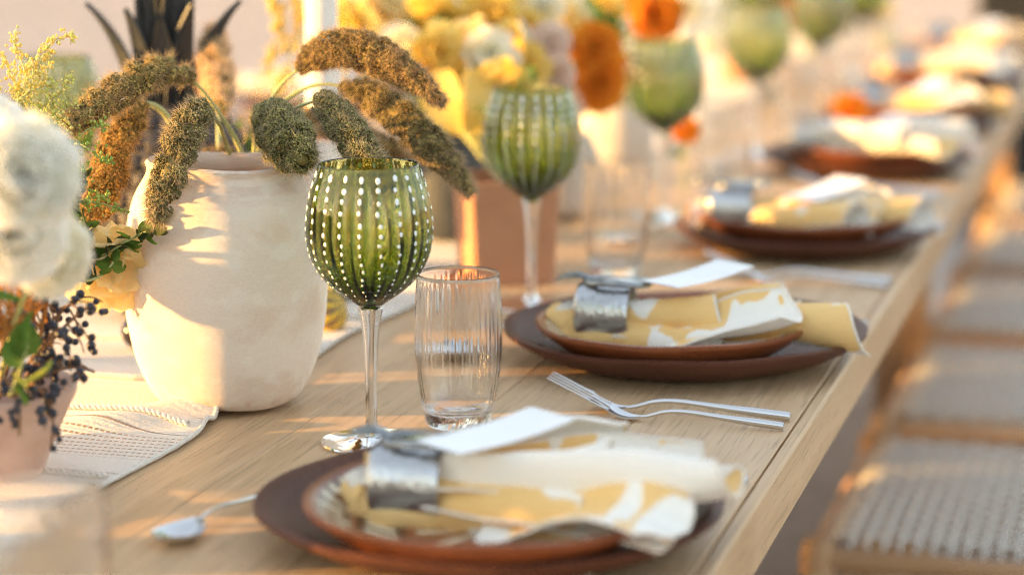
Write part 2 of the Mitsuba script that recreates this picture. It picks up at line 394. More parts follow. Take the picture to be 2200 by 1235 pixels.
# ---------------------------------------------------------------- the clay vase
VX, VY = -.735, 1.787
prof = smooth_prof([(0, 0.0), (.050, 0.0), (.0575, .003), (.068, .019), (.0775, .047), (.0828, .083), (.0838, .110), (.0826, .134), (.079, .154), (.0735, .171), (.0665, .183), (.0628, .189), (.0618, .194), (.0632, .1985), (.0622, .2008), (.0595, .1995), (.058, .192), (.062, .182), (.070, .165), (.074, .13), (.072, .06), (.05, .012), (0, .010)], 130)
def vmod(r, z, A, I):
    w = 1 + .006 * np.sin(2 * A + 1) + .004 * np.sin(3 * A + z * 20) + .0025 * np.sin(5 * A + 40 * z)
    ring_ = .0005 * np.sin(z * 900 + 2 * np.sin(A + 1)) * smooth01(z, .14, .17) * (1 - smooth01(z, .190, .197)) * (I < 80)
    return r * w + ring_, z + .0018 * np.sin(A * 2 + .6) * smooth01(z, .15, .2) + .0012 * np.sin(A * 3)
vs = single('clay_vase', at(mikit.ply(lathe(prof, 128, vmod), 'mat_vase_clay', smooth=40), Tm(VX, VY, TZ + .0045, 0, .975)), 'large whitewashed clay vase with a wide body, holding drooping seed heads', 'vase')

# ---------------------------------------------------------------- drooping millet heads
def millet(label, spine, rpx, stem, stem_r=(.0022, .0017, .0012), tint=(1, 1, 1), seed=0, fur=1.0, big=1.0):
    g = np.random.default_rng(100 + seed)
    k = thing('millet_stem', label, 'seed head', 'drooping seed heads in the clay vase')
    n = 60; p = curve(spine, n); r = interp(rpx, n); t, a, b = frames(p)
    L = np.linalg.norm(np.diff(p, axis=0), axis=1).sum()
    sp = .0086 * big
    ncl = int(L * 2 * PI * r.mean() / sp ** 2 * 1.7)
    u = g.random(ncl) * .99; ph = g.random(ncl) * 2 * PI
    idx = u * (n - 1); i0 = idx.astype(int); i1 = np.minimum(i0 + 1, n - 1); fr = (idx - i0)[:, None]
    pc = p[i0] * (1 - fr) + p[i1] * fr; rc = r[i0]
    rad = np.cos(ph)[:, None] * a[i0] + np.sin(ph)[:, None] * b[i0]
    cen = pc + rad * (rc * (.62 + .30 * g.random(ncl)))[:, None]
    cr = np.minimum(.0066 * big * (.75 + .5 * g.random(ncl)), rc * .5)
    m = 60
    d = g.normal(size=(ncl, m, 3)); d /= np.linalg.norm(d, axis=2, keepdims=True)
    d += .8 * rad[:, None] + .35 * t[i0][:, None]; d /= np.linalg.norm(d, axis=2, keepdims=True)
    P = (cen[:, None] + d * cr[:, None, None]).reshape(-1, 3); D = d.reshape(-1, 3)
    R = .00095 * (.7 + .6 * g.random(len(P)))
    pal = np.array([(.15, .128, .058), (.28, .235, .09), (.50, .40, .15), (.24, .235, .095), (.60, .48, .22)])
    tone = (.55 + .9 * g.random(ncl))
    col = pal[g.choice(5, len(P), p=(.30, .26, .16, .18, .10))] * np.repeat(tone, m)[:, None] * np.array(tint)
    sm = scatter_oct(P, R)
    part(k, 'seeds', mikit.ply(sm, 'mat_seed', smooth=True, color=np.repeat(col, 6, 0)), kind='stuff')
    q = g.random(len(P)) < .5 * fur
    D2 = D[q] + .45 * np.repeat(t[i0], m, 0)[q] + .35 * g.normal(size=(q.sum(), 3))
    bm = spikes(P[q], D2, (.0045 + .0065 * g.random(q.sum()) ** 1.5) , .00017)
    bc = np.array([(.54, .43, .29), (.62, .50, .32), (.42, .33, .22)])[g.integers(0, 3, q.sum())] * np.array(tint)
    part(k, 'bristles', mikit.ply(bm, 'mat_bristle_thin', color=np.repeat(bc, 4, 0)), kind='stuff')
    cm = tube(spine, np.asarray(rpx) * .60, 40, 12)
    part(k, 'core', mikit.ply(cm, 'mat_seed', smooth=True, color=np.tile(np.array([[.27, .215, .09]]) * np.array(tint), (len(cm.vertices), 1))))
    if stem is not None:
        part(k, 'stem', mikit.ply(tube(stem, stem_r, 36, 10), 'mat_stem', smooth=True))
    return k
px = 1.9 / 5194
MIL = [
 ('seed head arching left from the vase over the white flower, its stem pale green', [(-0.771,1.812,1.010),(-0.777,1.801,1.016),(-0.788,1.788,1.019),(-0.797,1.769,1.015),(-0.812,1.747,1.002),(-0.824,1.725,0.989),(-0.832,1.705,0.980)], [12, 28, 36, 38, 39, 34, 14], [(-0.750,1.871,0.931),(-0.752,1.855,0.957),(-0.757,1.832,0.982),(-0.763,1.818,0.999),(-0.771,1.812,1.010)], (1.15, 1.05, .9)),
 ('thick seed head hanging down the left shoulder of the vase', [(-0.733,1.751,0.995),(-0.737,1.733,0.987),(-0.740,1.713,0.972),(-0.742,1.698,0.953),(-0.745,1.688,0.933),(-0.746,1.679,0.915)], [22, 38, 41, 42, 40, 16], [(-0.752,1.860,0.931),(-0.752,1.838,0.951),(-0.736,1.779,0.981),(-0.733,1.751,0.995)], (1, 1, 1)),
 ('short stubby seed head nodding towards the viewer over the vase rim', [(-0.713,1.828,0.981),(-0.691,1.796,0.974),(-0.671,1.768,0.967),(-0.652,1.745,0.957)], [34, 58, 60, 26], [(-0.747,1.883,0.933),(-0.740,1.868,0.952),(-0.725,1.844,0.972),(-0.713,1.828,0.981)], (.92, 1.0, .95)),
 ('topmost seed head, arching right from the vase with clustered tips', [(-0.708,1.888,1.012),(-0.689,1.886,1.026),(-0.658,1.879,1.032),(-0.626,1.871,1.024),(-0.599,1.860,1.011),(-0.579,1.853,0.999),(-0.569,1.849,0.991)], [14, 36, 46, 46, 40, 28, 6], [(-0.747,1.883,0.934),(-0.743,1.889,0.961),(-0.730,1.888,0.991),(-0.708,1.888,1.012)], (1.0, .86, .78)),
 ('seed head whose tip dips into the green goblet in focus', [(-0.662,1.813,0.997),(-0.645,1.801,0.988),(-0.626,1.782,0.974),(-0.603,1.758,0.956),(-0.584,1.742,0.940)], [22, 38, 41, 40, 22], [(-0.749,1.883,0.934),(-0.730,1.872,0.961),(-0.693,1.834,0.986),(-0.662,1.813,0.997)], (.9, .95, .95)),
 ('long seed head sweeping down right past the rim of the green goblet', [(-0.679,1.914,0.997),(-0.655,1.909,0.991),(-0.627,1.899,0.978),(-0.601,1.887,0.961),(-0.579,1.874,0.945),(-0.560,1.865,0.929),(-0.550,1.861,0.918)], [18, 34, 42, 44, 42, 32, 8], [(-0.751,1.892,0.933),(-0.741,1.902,0.967),(-0.716,1.908,0.992),(-0.679,1.914,0.997)], (1.02, .95, .88)),
 ('pinkish upright seed head, blurred behind the others', [(-0.828,2.004,0.963),(-0.845,2.044,0.978),(-0.864,2.084,0.995),(-0.877,2.115,1.011),(-0.884,2.137,1.022)], [20, 36, 44, 42, 18], [(-0.783,1.894,0.930),(-0.804,1.944,0.948),(-0.828,2.004,0.963)], (1.7, 1.5, 1.45)),
 ('brown seed head half hidden behind the one dipping into the goblet', [(-0.739,1.986,0.964),(-0.728,2.008,0.952),(-0.710,2.032,0.940),(-0.689,2.046,0.931),(-0.667,2.060,0.916)], [14, 30, 34, 34, 10], [(-0.751,1.903,0.931),(-0.750,1.950,0.957),(-0.739,1.986,0.964)], (1.0, .8, .7)),
 ('golden brown seed head hanging left behind the leafy sprigs', [(-0.823,1.825,0.987),(-0.826,1.800,0.972),(-0.827,1.780,0.952),(-0.828,1.765,0.929),(-0.832,1.749,0.907),(-0.838,1.732,0.883)], [20, 38, 42, 42, 38, 16], [(-0.798,1.878,0.929),(-0.805,1.861,0.954),(-0.813,1.843,0.981),(-0.823,1.825,0.987)], (1.25, 1.0, .7)),
 ('small dark seed head standing low inside the mouth of the vase', [(-0.764,1.899,0.933),(-0.780,1.896,0.936),(-0.793,1.887,0.938)], [14, 24, 14], [(-0.749,1.881,0.924),(-0.756,1.890,0.929),(-0.764,1.899,0.933)], (.75, .65, .6)),
 ('thin brown seed head hanging behind the right rim of the vase', [(-0.748,2.005,0.964),(-0.752,2.020,0.941),(-0.751,2.017,0.923),(-0.749,2.009,0.906)], [8, 14, 13, 4], [(-0.751,1.913,0.930),(-0.750,1.961,0.960),(-0.748,2.005,0.964)], (.8, .6, .5)),
]
for j, (lab, spn, rr, stm, tint) in enumerate(MIL):
    millet(lab, spn, np.array(rr) * px * .80 * (np.linspace(1.08, .80, len(rr)) if len(rr) > 4 else 1), stm, tint=tint, seed=j, fur=1.0 if j not in (6,) else 1.4,
           stem_r=(.0036, .003, .0026) if j == 8 else (.0023, .0018, .0013))

# ---------------------------------------------------------------- the dark pineapple
PXc, PYc = -.918, 2.095
pa = thing('pineapple', 'dark charcoal pineapple standing behind the clay vase', 'pineapple')
pp = smooth_prof([(0, 0), (.034, .001), (.054, .015), (.069, .05), (.074, .105), (.070, .155), (.056, .187), (.030, .201), (0, .204)], 60)
body = lathe(pp, 64)
part(pa, 'fruit', at(mikit.ply(body, 'mat_pineapple', smooth=True), Tm(PXc, PYc, TZ + .0045)))
g = np.random.default_rng(5)
eyes, prof_r = [], PchipInterpolator(pp[np.argsort(pp[:, 1]), 1] + np.arange(len(pp)) * 1e-9, pp[np.argsort(pp[:, 1]), 0])
for r_i, z in enumerate(np.linspace(.012, .190, 11)):
    rr = float(prof_r(z)); nn = max(6, int(2 * PI * rr / .019))
    for q in range(nn):
        a = (q + .5 * (r_i % 2)) * 2 * PI / nn; o = np.array([math.cos(a) * rr, math.sin(a) * rr, z])
        dz = (float(prof_r(z + .002)) - rr) / .002
        nrm = np.array([math.cos(a), math.sin(a), -dz]); M = basis(o, nrm)
        s = trimesh.creation.icosphere(1); s.vertices *= [.0098, .0092, .0042]; eyes.append(xf(s, M))
        eyes.append(xf(spikes(np.zeros((1, 3)), np.array([[0, .5, 1.]]), [.009], .0018), M))
part(pa, 'eyes', at(mikit.ply(cat(eyes), 'mat_pineapple', smooth=True), Tm(PXc, PYc, TZ + .0045)), kind='stuff')
def blade(pts, w, cup=.35, n=16, thick=.0016, side=None):
    p = curve(pts, n); W = interp(w, n); t, a, b = frames(p)
    if side is not None:
        b = np.asarray(side, float)[None] - t * (t @ np.asarray(side, float))[:, None]; b /= np.linalg.norm(b, axis=1, keepdims=True); a = np.cross(b, t)
    v = np.linspace(-1, 1, 5); V = []
    for side_ in (0, 1):
        for j in range(n):
            for q in v:
                V.append(p[j] + b[j] * q * W[j] + a[j] * (cup * W[j] * q * q - side_ * thick))
    m = n * 5; f = grid_faces(n, 5)
    e = np.arange(n - 1)
    rims = []
    for col, fl in ((0, 1), (4, 0)):
        A_, B_ = e * 5 + col, (e + 1) * 5 + col
        q = np.vstack([np.stack([A_, B_, B_ + m], 1), np.stack([A_, B_ + m, A_ + m], 1)]); rims.append(q[:, ::-1] if fl else q)
    return mesh(np.array(V), np.vstack([f, f[:, ::-1] + m] + rims))
base = np.array([PXc, PYc, TZ + .196])
RGT = np.array([math.cos(YAW), math.sin(YAW), 0])
# (sideways, towards the viewer, height, half-width) of each leaf tip
tops = [(-.068, .012, .104, .011), (.070, .012, .106, .011), (-.020, .026, .19, .017), (.022, .028, .20, .017), (.000, .030, .17, .018), (-.036, .004, .17, .015), (.038, .002, .18, .015),
        (-.012, -.02, .23, .018), (.014, -.02, .23, .018), (-.030, .030, .10, .014), (.030, .034, .105, .014), (.002, .040, .09, .014)]
for rx, fy, h, w in tops:
    d2 = RGT * rx - HEAD * fy; out = d2 / np.linalg.norm(d2); tang = np.cross([0, 0, 1.], out)
    if abs(rx) > .06: tang = tang * .8 + RGT * .5
    pts = [base + d2 * .25, base + d2 * .42 + [0, 0, h * .34], base + d2 * .66 + [0, 0, h * .70], base + d2 * 1.05 + [0, 0, h]]
    part(pa, 'leaf', mikit.ply(blade(pts, [w * .9, w, w * .72, w * .14], .4, 18, .003, tang), 'mat_pineapple_leaf', smooth=40))

# ---------------------------------------------------------------- glassware
def spl(pts, n):
    """smooth closed-form outline by arc length"""
    return smooth_prof(pts, n)
bowl_out = [(0, .1055), (.0090, .1065), (.0125, .1090), (.0215, .1150), (.0335, .1255), (.0415, .1370), (.0463, .1500), (.0480, .1640), (.0468, .1800), (.0433, .1960), (.0392, .2080), (.0374, .2135)]
bo = spl(bowl_out, 60)
def inward(p, t):
    d = np.gradient(p, axis=0); d /= np.linalg.norm(d, axis=1, keepdims=True)
    return p - np.stack([d[:, 1], -d[:, 0]], 1) * np.asarray(t).reshape(-1, 1)
tz = np.interp(bo[:, 1], [.1055, .112, .13, .16, .2135], [.004, .0042, .0024, .0017, .0012])
bi = inward(bo, tz); bi[:, 0] = np.maximum(bi[:, 0], 0); bi[0, 0] = 0
ro = bo[-1]; ri = bi[-1]; mid = (ro + ri) / 2 + [0, .0006]
bowl_prof = np.vstack([bo, [mid], bi[::-1]])
NB = 30
def bowl_mod(r, z, A, I):
    inner = I > len(bo)
    win = smooth01(z, .113, .125) * (1 - .75 * smooth01(z, .19, .213))
    ph = NB * A + 1.2 * np.sin(3 * A) + 22 * (z - .15) * np.sin(2 * A + 1)
    amp = .00095 * win
    return r + amp * np.where(inner, 1.9 * np.abs(np.sin(ph / 2)) - 1 + .35 * np.cos(21 * A + 4 * np.sin(5 * A + 30 * z)), -.15 * np.cos(ph)), z
bowl_m = lathe(bowl_prof, 480, bowl_mod)
stem_prof = spl([(0, .1052), (.0075, .1052), (.0092, .1045), (.0080, .0980), (.0062, .0870), (.0050, .0700), (.0044, .0450), (.0042, .0230), (.0052, .0120), (.0095, .0066), (.020, .0044), (.033, .0028), (.0388, .0020), (.0396, .0012), (.0388, .0004), (.036, .0002), (0, .0002)], 110)
stem_m = lathe(stem_prof, 48, lambda r, z, A, I: (r * (1 + .05 * np.cos(6 * A) * smooth01(z, .02, .05)), z))
dots = []
prof_o = PchipInterpolator(bo[:, 1] + np.arange(len(bo)) * 1e-9, bo[:, 0])
zr = [.1135, .1178, .1225, .1276, .1330, .1388, .1450, .1516, .1586, .1660, .1738, .1820, .1904, .1988, .2066]
gd = np.random.default_rng(3)
for q in range(20):
    for jz, z in enumerate(zr):
        z2 = z + gd.normal() * .0006; a = (q + gd.normal() * .045) * 2 * PI / 20 + .03; r = float(prof_o(z2))
        dz = (float(prof_o(z2 + .0015)) - r) / .0015
        s = trimesh.creation.icosphere(1)
        k = (.62 + .95 * (z - .113) / .093) * min(1.0, .35 + r / .055)
        s.vertices *= [.00112 * k * (.8 + .4 * gd.random()), .00158 * k * (.8 + .4 * gd.random()), .0005]
        # local x is tangent, y up, z out
        dots.append(xf(s, basis(np.array([math.cos(a) * (r + .0001), math.sin(a) * (r + .0001), z2]), [math.cos(a), math.sin(a), -dz])))
D_BOWL = mikit.ply(bowl_m, 'mat_green_glass', smooth=True, interior=GREEN)
D_STEM = mikit.ply(stem_m, 'mat_clear_glass', smooth=40)
D_DOTS = mikit.ply(cat(dots), 'mat_enamel', smooth=True)
def goblet(label, x, y, rz=0, on=TZ + .0006, group='green goblets along the table'):
    k = thing('green_goblet', label, 'wine glass', group)
    M = Tm(x, y, on, rz)
    part(k, 'bowl', at(D_BOWL, M)); part(k, 'dots', at(D_DOTS, M), kind='stuff'); part(k, 'stem', at(D_STEM, M), 'clear glass stem and foot')
    return k
GO = [('sharp green goblet with white dots beside the clay vase', -.580, 1.692), ('green dotted goblet before the terracotta planter, second from the camera', -.603, 2.245),
      ('third green goblet from the camera, below the orange flowers', -.592, 2.815), ('fourth green goblet from the camera, far down the table', -.585, 3.42),
      ('fifth green goblet from the camera, a faint blur far down the table', -.58, 4.0), ('sixth green goblet from the camera, most distant of this row', -.585, 4.6)]
for i_, (lab, x, y) in enumerate(GO): goblet(lab, x, y, 9 * (i_ == 0) + 37 * i_)
OPP = [('green goblet across the runner, faint behind the arching seed head', -1.19, 2.42)]
for i_, (lab, x, y) in enumerate(OPP): goblet(lab, x, y, 11 + 20 * i_)

t_out = spl([(0, .0005), (.0215, .0002), (.0243, .0015), (.0268, .0095), (.0298, .024), (.0328, .045), (.0342, .065), (.0340, .085), (.0332, .104), (.0322, .1205)], 60)
t_in = spl([(.0309, .1207), (.0318, .104), (.0325, .085), (.0326, .065), (.0311, .045), (.0280, .026), (.0245, .0155), (.017, .0118), (.008, .0110), (0, .0108)], 60)
t_prof = np.vstack([t_out, [(.03155, .1213)], t_in])
def tmod(r, z, A, I):
    inner = I > len(t_out)
    win = smooth01(z, .012, .024) * (1 - smooth01(z, .108, .119))
    rr = r + np.where(inner, .00005, -.00002) * win * (np.cos(40 * A + .8 * np.sin(4 * A) + 8 * z) + .8 * np.cos(67 * A + 3 * np.sin(3 * A)))
    base = (1 - smooth01(z, .004, .02))
    zz = z + np.where(inner, 1, .0) * .0014 * base * np.sin(9 * A + r * 900) * np.cos(r * 700 + 5 * A)
    rr = rr * (1 + .022 * base * np.sin(11 * A + z * 500) * np.cos(17 * A - z * 900))
    return rr, zz
D_TUMBLER = mikit.ply(lathe(t_prof, 300, tmod), 'mat_clear_glass', smooth=50)
TU = [('clear fluted tumbler in focus beside the sharp green goblet', -.532, 1.762), ('blurred clear tumbler behind the second place setting', -.560, 2.425),
      ('clear tumbler left of the fourth plate, strongly blurred', -.545, 2.96), ('faint clear tumbler far down the table past the fourth plate', -.54, 3.56),
      ('faint clear tumbler at the far end of the table', -.54, 4.15), ('clear tumbler in the near left corner, almost invisible with blur', -.560, 1.105)]
for lab, x, y in TU:
    single('tumbler', at(D_TUMBLER, Tm(x, y, TZ + .0006, 31 * y)), lab, 'drinking glass', 'clear tumblers along the table')

# ---------------------------------------------------------------- plates
dp = smooth_prof([(0, .0035), (.075, .0035), (.083, .0006), (.090, .0006), (.108, .0035), (.132, .0125), (.149, .0225), (.1535, .0262), (.1532, .0285), (.1505, .0288), (.131, .0195), (.108, .0108), (.08, .0085), (0, .0085)], 90)
def wob(seed, amp):
    def f(r, z, A, I):
        w = 1 + amp * (np.sin(2 * A + seed) + .6 * np.sin(3 * A + 2 * seed) + .4 * np.sin(7 * A + 3 * seed)) * smooth01(r, .05, .12)
        return r * w, z + amp * .16 * (np.sin(3 * A + seed) + .6 * np.sin(8 * A + seed * 2)) * smooth01(r, .09, .15)
    return f
DP = [mikit.ply(lathe(dp, 128, wob(s, .006)), 'mat_plate_dark', smooth=50) for s in (1.0, 2.3, 4.1)]
so = smooth_prof([(0, .004), (.050, .004), (.056, .0006), (.062, .0006), (.078, .0042), (.098, .0140), (.1125, .0250), (.1170, .0290), (.1172, .0312), (.1150, .0322), (.1125, .0312)], 60)
si = smooth_prof([(.1125, .0312), (.098, .0205), (.08, .0120), (.06, .0090), (0, .0088)], 50)
SALAD = []
for s in (2.0, 5.0):
    mo = lathe(so, 128, wob(s, .009)); mi_ = lathe(si, 128, wob(s, .009))
    SALAD.append((mikit.ply(mo, 'mat_plate_clay', smooth=50), mikit.ply(mi_, 'mat_plate_painted', smooth=True, uv=mi_.vertices[:, :2] / .25 + .5)))

# ---------------------------------------------------------------- napkins
def fold(path, width, curl, roll, uv0, n=44, m=33, ripple=0.0, seed=0, edge=0.0, cut=0.0, flip=False, slant=0.0):
    """a strip of cloth along a path; its cross-section is an arc (curl) whose borders curl further (edge), turned by roll; cut rounds the end, slant cuts it askew"""
    q = np.linspace(-.5, .5, m)
    big = curve(path, 200); W = interp(width, n); C_ = interp(curl, n); E_ = interp(edge, n); RO = interp(roll, n)
    u = np.linspace(0, 1, n)
    t = np.gradient(big, axis=0); t /= np.linalg.norm(t, axis=1, keepdims=True)
    sidev = np.cross([0, 0, 1.], t); sidev /= np.linalg.norm(sidev, axis=1, keepdims=True); upv = np.cross(t, sidev)
    ang = q[None] * C_[:, None] + E_[:, None] * (2 * q[None]) ** 5
    dy, dz = np.cos(ang), np.sin(ang)
    dq = q[1] - q[0]
    cy = np.cumsum(dy, 1) * dq; cz = np.cumsum(dz, 1) * dq
    cy -= cy[:, m // 2:m // 2 + 1]; cz -= cz[:, m // 2:m // 2 + 1]
    yy_ = cy * W[:, None]; zz_ = -cz * W[:, None]
    zz_ = zz_ + ripple * np.sin(q[None] * 19 + seed + 3 * u[:, None]) * u[:, None] + .25 * ripple * np.sin(u[:, None] * 31 + q[None] * 6 + seed)
    ue = np.clip(u[:, None] * (1 - cut * (2 * q[None]) ** 2 - slant * (q[None] + .5)), 0, 1)
    ix = ue * 199; i0 = np.minimum(ix.astype(int), 198); fr = (ix - i0)[..., None]
    lerp = lambda A: A[i0] * (1 - fr) + A[i0 + 1] * fr
    P, S_, U_ = lerp(big), lerp(sidev), lerp(upv)
    cr, sr_ = np.cos(RO)[:, None, None], np.sin(RO)[:, None, None]
    a = S_ * cr + U_ * sr_; b = -S_ * sr_ + U_ * cr
    V = P + a * yy_[..., None] + b * zz_[..., None]
    L = np.linalg.norm(np.diff(big, axis=0), axis=1).sum()
    UV = np.stack([uv0[0] + ue * L, uv0[1] + q[None] * W[:, None]], -1)
    f = grid_faces(n, m)
    border = np.vstack([V[::2, 0], V[-1, ::2], V[::-2, -1]])
    return mesh(V.reshape(-1, 3), f if flip else f[:, ::-1]), UV.reshape(-1, 2), border
def pleat(length, N, W, amp, zb, yaw, uv0, seed, over=.5, n=60, m=181, flip=False, x0=-.03, cut=.05, phase=0.0, y0=0.0, tilt=0.0):
    """a gathered sheet: rounded, overhanging pleats that run out of the ring and open like a fan"""
    g = np.random.default_rng(seed); u = np.linspace(0, 1, n)[:, None]; q = np.linspace(0, 1, m)[None]
    qq = q + .05 * np.sin(2 * PI * q * 1.3 + seed) * (q * (1 - q) * 4) + .012 * np.sin(2 * PI * u * .8 + seed) * (q * (1 - q) * 4)
    ph = 2 * PI * N * qq + phase
    Wu = interp(W, n)[:, None]; A = interp(amp, n)[:, None]; Z = interp(zb, n)[:, None]
    av = 1 + .35 * np.sin(ph * .5 + 1.7 * seed) + .15 * np.sin(ph * .23 + seed)
    b = over * Wu / max(N, 1) * np.sin(PI * np.clip(u * 1.2, 0, 1) * .5 + .25)
    y = (q - .5) * Wu - b * .5 * np.sin(ph) * av
    z = Z + A * av * (1 + np.cos(ph)) * .5 + tilt * Wu * (q - .5) - .35 * Wu * u * (2 * np.abs(q - .5)) ** 3 * .3
    z = z + .0012 * np.sin(u * 17 + ph * .7 + seed) * u + .006 * u ** 6 * np.sin(ph * .5 + seed)
    L = length * (1 - cut * (2 * q - 1) ** 2 - .03 * np.sin(ph * .5 + seed * 2))
    x = x0 + (L - x0) * u
    yb = y0 * np.clip((x - .02) / .1, 0, 1) ** 1.3
    X = x; Y = y + yb + np.tan(np.radians(yaw)) * np.maximum(x - .01, 0)
    V = np.stack([np.broadcast_to(X, y.shape), Y, z], -1)
    arc = np.r_[0, np.cumsum(np.linalg.norm(np.diff(V[int(n * .75)], axis=0), axis=1))]
    UV = np.stack([uv0[0] + np.broadcast_to(x, y.shape), uv0[1] + np.broadcast_to(arc[None], y.shape)], -1)
    f = grid_faces(n, m); border = np.vstack([V[::2, 0], V[-1, ::2], V[::-2, -1]])
    return mesh(V.reshape(-1, 3), f if flip else f[:, ::-1]), UV.reshape(-1, 2), border
def napkin_mesh(folds):
    vs_, fs_, us_, hems, o = [], [], [], [], 0
    for fd in folds:
        m, u, bd = (pleat if 'length' in fd else fold)(**fd); hems.append(bd); vs_.append(m.vertices); fs_.append(m.faces + o); us_.append(u); o += len(m.vertices)
    return mesh(np.vstack(vs_), np.vstack(fs_)), np.vstack(us_), cat([tube_pts(h_, .0011, 5) for h_ in hems])
# local frame: ring centre at the origin, x towards the diner, z up; the plate's floor is at z = -.024
bundle = [
 dict(path=[(-.047, .004, .005), (-.03, 0, .0), (.03, 0, .0), (.075, 0, -.002)], width=[.085, .09, .09, .10], curl=[4.6, 5.6, 5.6, 4.6], roll=[.2, 0, 0, .0], uv0=(0, 0), ripple=.002),
 dict(path=[(-.046, -.006, -.002), (-.03, -.004, -.006), (.03, -.004, -.006), (.07, -.006, -.008)], width=[.06, .05, .05, .06], curl=[3.0, 4.4, 4.4, 3.0], roll=[.5, .3, .3, .2], uv0=(.31, .2), ripple=.002, seed=2),
 dict(path=[(-.044, .008, .007), (-.03, .006, .002), (.03, .004, .002), (.06, .004, .0)], width=[.05, .045, .045, .05], curl=[3.4, 5.0, 5.0, 4.0], roll=[-.4, -.2, -.2, -.2], uv0=(.62, .4), ripple=.002, seed=4),
]
short = [{**b_, 'path': [(max(q[0], -.031), *q[1:]) if k_ == 0 else (q[0] + .004 * (k_ == 1), *q[1:]) for k_, q in enumerate(b_['path'])], 'width': [w_ * .9 for w_ in b_['width']]} for b_ in bundle]
nap_a = short + [
 dict(path=[(.0, -.001, .001), (.04, -.007, .004), (.08, -.015, .006), (.128, -.024, .006)], width=[.086, .102, .116, .128], curl=[5.5, 5.0, 4.4, 3.5], edge=[0, 0, .3, .8], roll=[.35, .4, .45, .5], uv0=(2.682, 2.649), seed=1, slant=.16, ripple=.0012),
 dict(length=.208, N=2.4, W=[.020, .050, .092, .118], amp=[.026, .030, .034, .030], zb=[-.012, -.012, -.006, .000], yaw=1, uv0=(3.411, 3.445), seed=3, over=.75, phase=2.6, cut=.14),
 dict(length=.130, N=1.5, W=[.026, .048, .062, .070], amp=[.014, .018, .022, .025], zb=[.000, .003, .006, .006], yaw=15, uv0=(2.554, 2.021), seed=5, over=.85, phase=3.0, cut=.06),
 dict(path=[(.06, -.020, -.010), (.105, -.034, -.006), (.15, -.046, .004), (.190, -.052, -.004)], width=[.050, .068, .082, .074], curl=[.6, -1.4, -2.2, -1.2], edge=[0, .2, .6, 1.0], roll=[.5, .4, .3, .25], uv0=(2.3, .3), seed=7, cut=.16, ripple=.0015),
]
nap_b = short + [
 dict(path=[(-.047, .004, .005), (-.03, 0, .002), (-.01, 0, .0), (.02, 0, 0)], width=[.080, .085, .088, .088], curl=[4.8, 5.4, 5.6, 5.6], roll=[.2, .1, 0, 0], uv0=(.6, .35), seed=2),
 dict(path=[(.010, -.002, .009), (.04, -.006, .012), (.075, -.010, .015), (.112, -.012, .017)], width=[.060, .074, .082, .090], curl=[5.4, 5.6, 5.4, 5.0], roll=[.4, .5, .6, .7], uv0=(3.373, 1.561), seed=1, slant=.26),
 dict(path=[(.05, .0, .006), (.10, -.006, .011), (.165, -.010, .015), (.234, -.014, .014)], width=[.060, .074, .086, .096], curl=[5.4, 5.2, 5.0, 4.6], roll=[.3, .4, .5, .6], uv0=(.9, 1.7), seed=5, slant=.22),
 dict(path=[(.008, -.010, -.009), (.04, -.020, -.009), (.075, -.028, -.008), (.110, -.033, -.006)], width=[.056, .066, .074, .080], curl=[5.2, 5.2, 4.8, 4.2], edge=[0, 0, .2, .6], roll=[.5, .55, .5, .45], uv0=(1.264, .801), seed=7, slant=-.14),
 dict(path=[(.065, -.020, -.012), (.10, -.029, -.006), (.14, -.032, -.001), (.176, -.030, .010)], width=[.05, .064, .078, .076], curl=[.4, -1.4, -2.4, -2.6], edge=[0, 0, .3, .6], roll=[.5, .4, .3, .2], uv0=(1.9, .3), seed=3, cut=.1),
 dict(path=[(.012, .010, .002), (.06, .026, .008), (.11, .044, .015), (.162, .060, .017)], width=[.05, .068, .080, .086], curl=[5.0, 5.2, 5.0, 4.8], roll=[-.2, .1, .5, .7], uv0=(2.6, .2), seed=3, slant=.18),
 dict(length=.165, N=2.0, W=[.018, .044, .066, .076], amp=[.012, .014, .014, .012], zb=[-.018, -.016, -.010, -.002], yaw=2, uv0=(.4, 1.5), seed=2, over=.5, phase=2.8, cut=.08),
]
NAP = []
for fo in (nap_a, nap_b):
    m, u, hm = napkin_mesh(fo); NAP.append((mikit.ply(m, 'mat_napkin', smooth=True, uv=u), mikit.ply(hm, 'mat_cotton', smooth=True)))
    m2, h2 = mesh(m.vertices * [1, -1, 1], m.faces[:, ::-1]), mesh(hm.vertices * [1, -1, 1], hm.faces[:, ::-1])
    NAP.append((mikit.ply(m2, 'mat_napkin', smooth=True, uv=u * 1.1 + .37), mikit.ply(h2, 'mat_cotton', smooth=True)))
# silver ring with a flat loop and a feather on top; axis along x
rp = np.array([(.0228, -.024), (.0235, -.0236), (.0242, -.020), (.0243, 0), (.0242, .020), (.0235, .0236), (.0228, .024), (.0222, .0236), (.0218, .02), (.0218, -.02), (.0222, -.0236), (.0228, -.024)])
ring_m = lathe(smooth_prof(rp, 40), 72, lambda r, z, A, I: (r * (1 + .05 * np.cos(2 * A)), z))
ring_m.apply_transform(trimesh.transformations.rotation_matrix(PI / 2, [0, 1, 0]))
D_RING = mikit.ply(ring_m, 'mat_silver', smooth=40)
th_ = np.linspace(0, 2 * PI, 49)
loop_m = tube_pts(np.stack([.010 + .028 * np.cos(th_), .002 + .0165 * np.sin(th_), .0272 + .0010 * np.sin(3 * th_)], 1), .0034, 8)
loop_m.vertices[:, 2] = .0268 + (loop_m.vertices[:, 2] - .0272) * .75
leaf_in = blade([(-.008, .002, .027), (.008, .003, .0295), (.024, .003, .0285), (.034, .002, .027)], [.002, .0075, .0075, .001], -.12, 14, .0012)
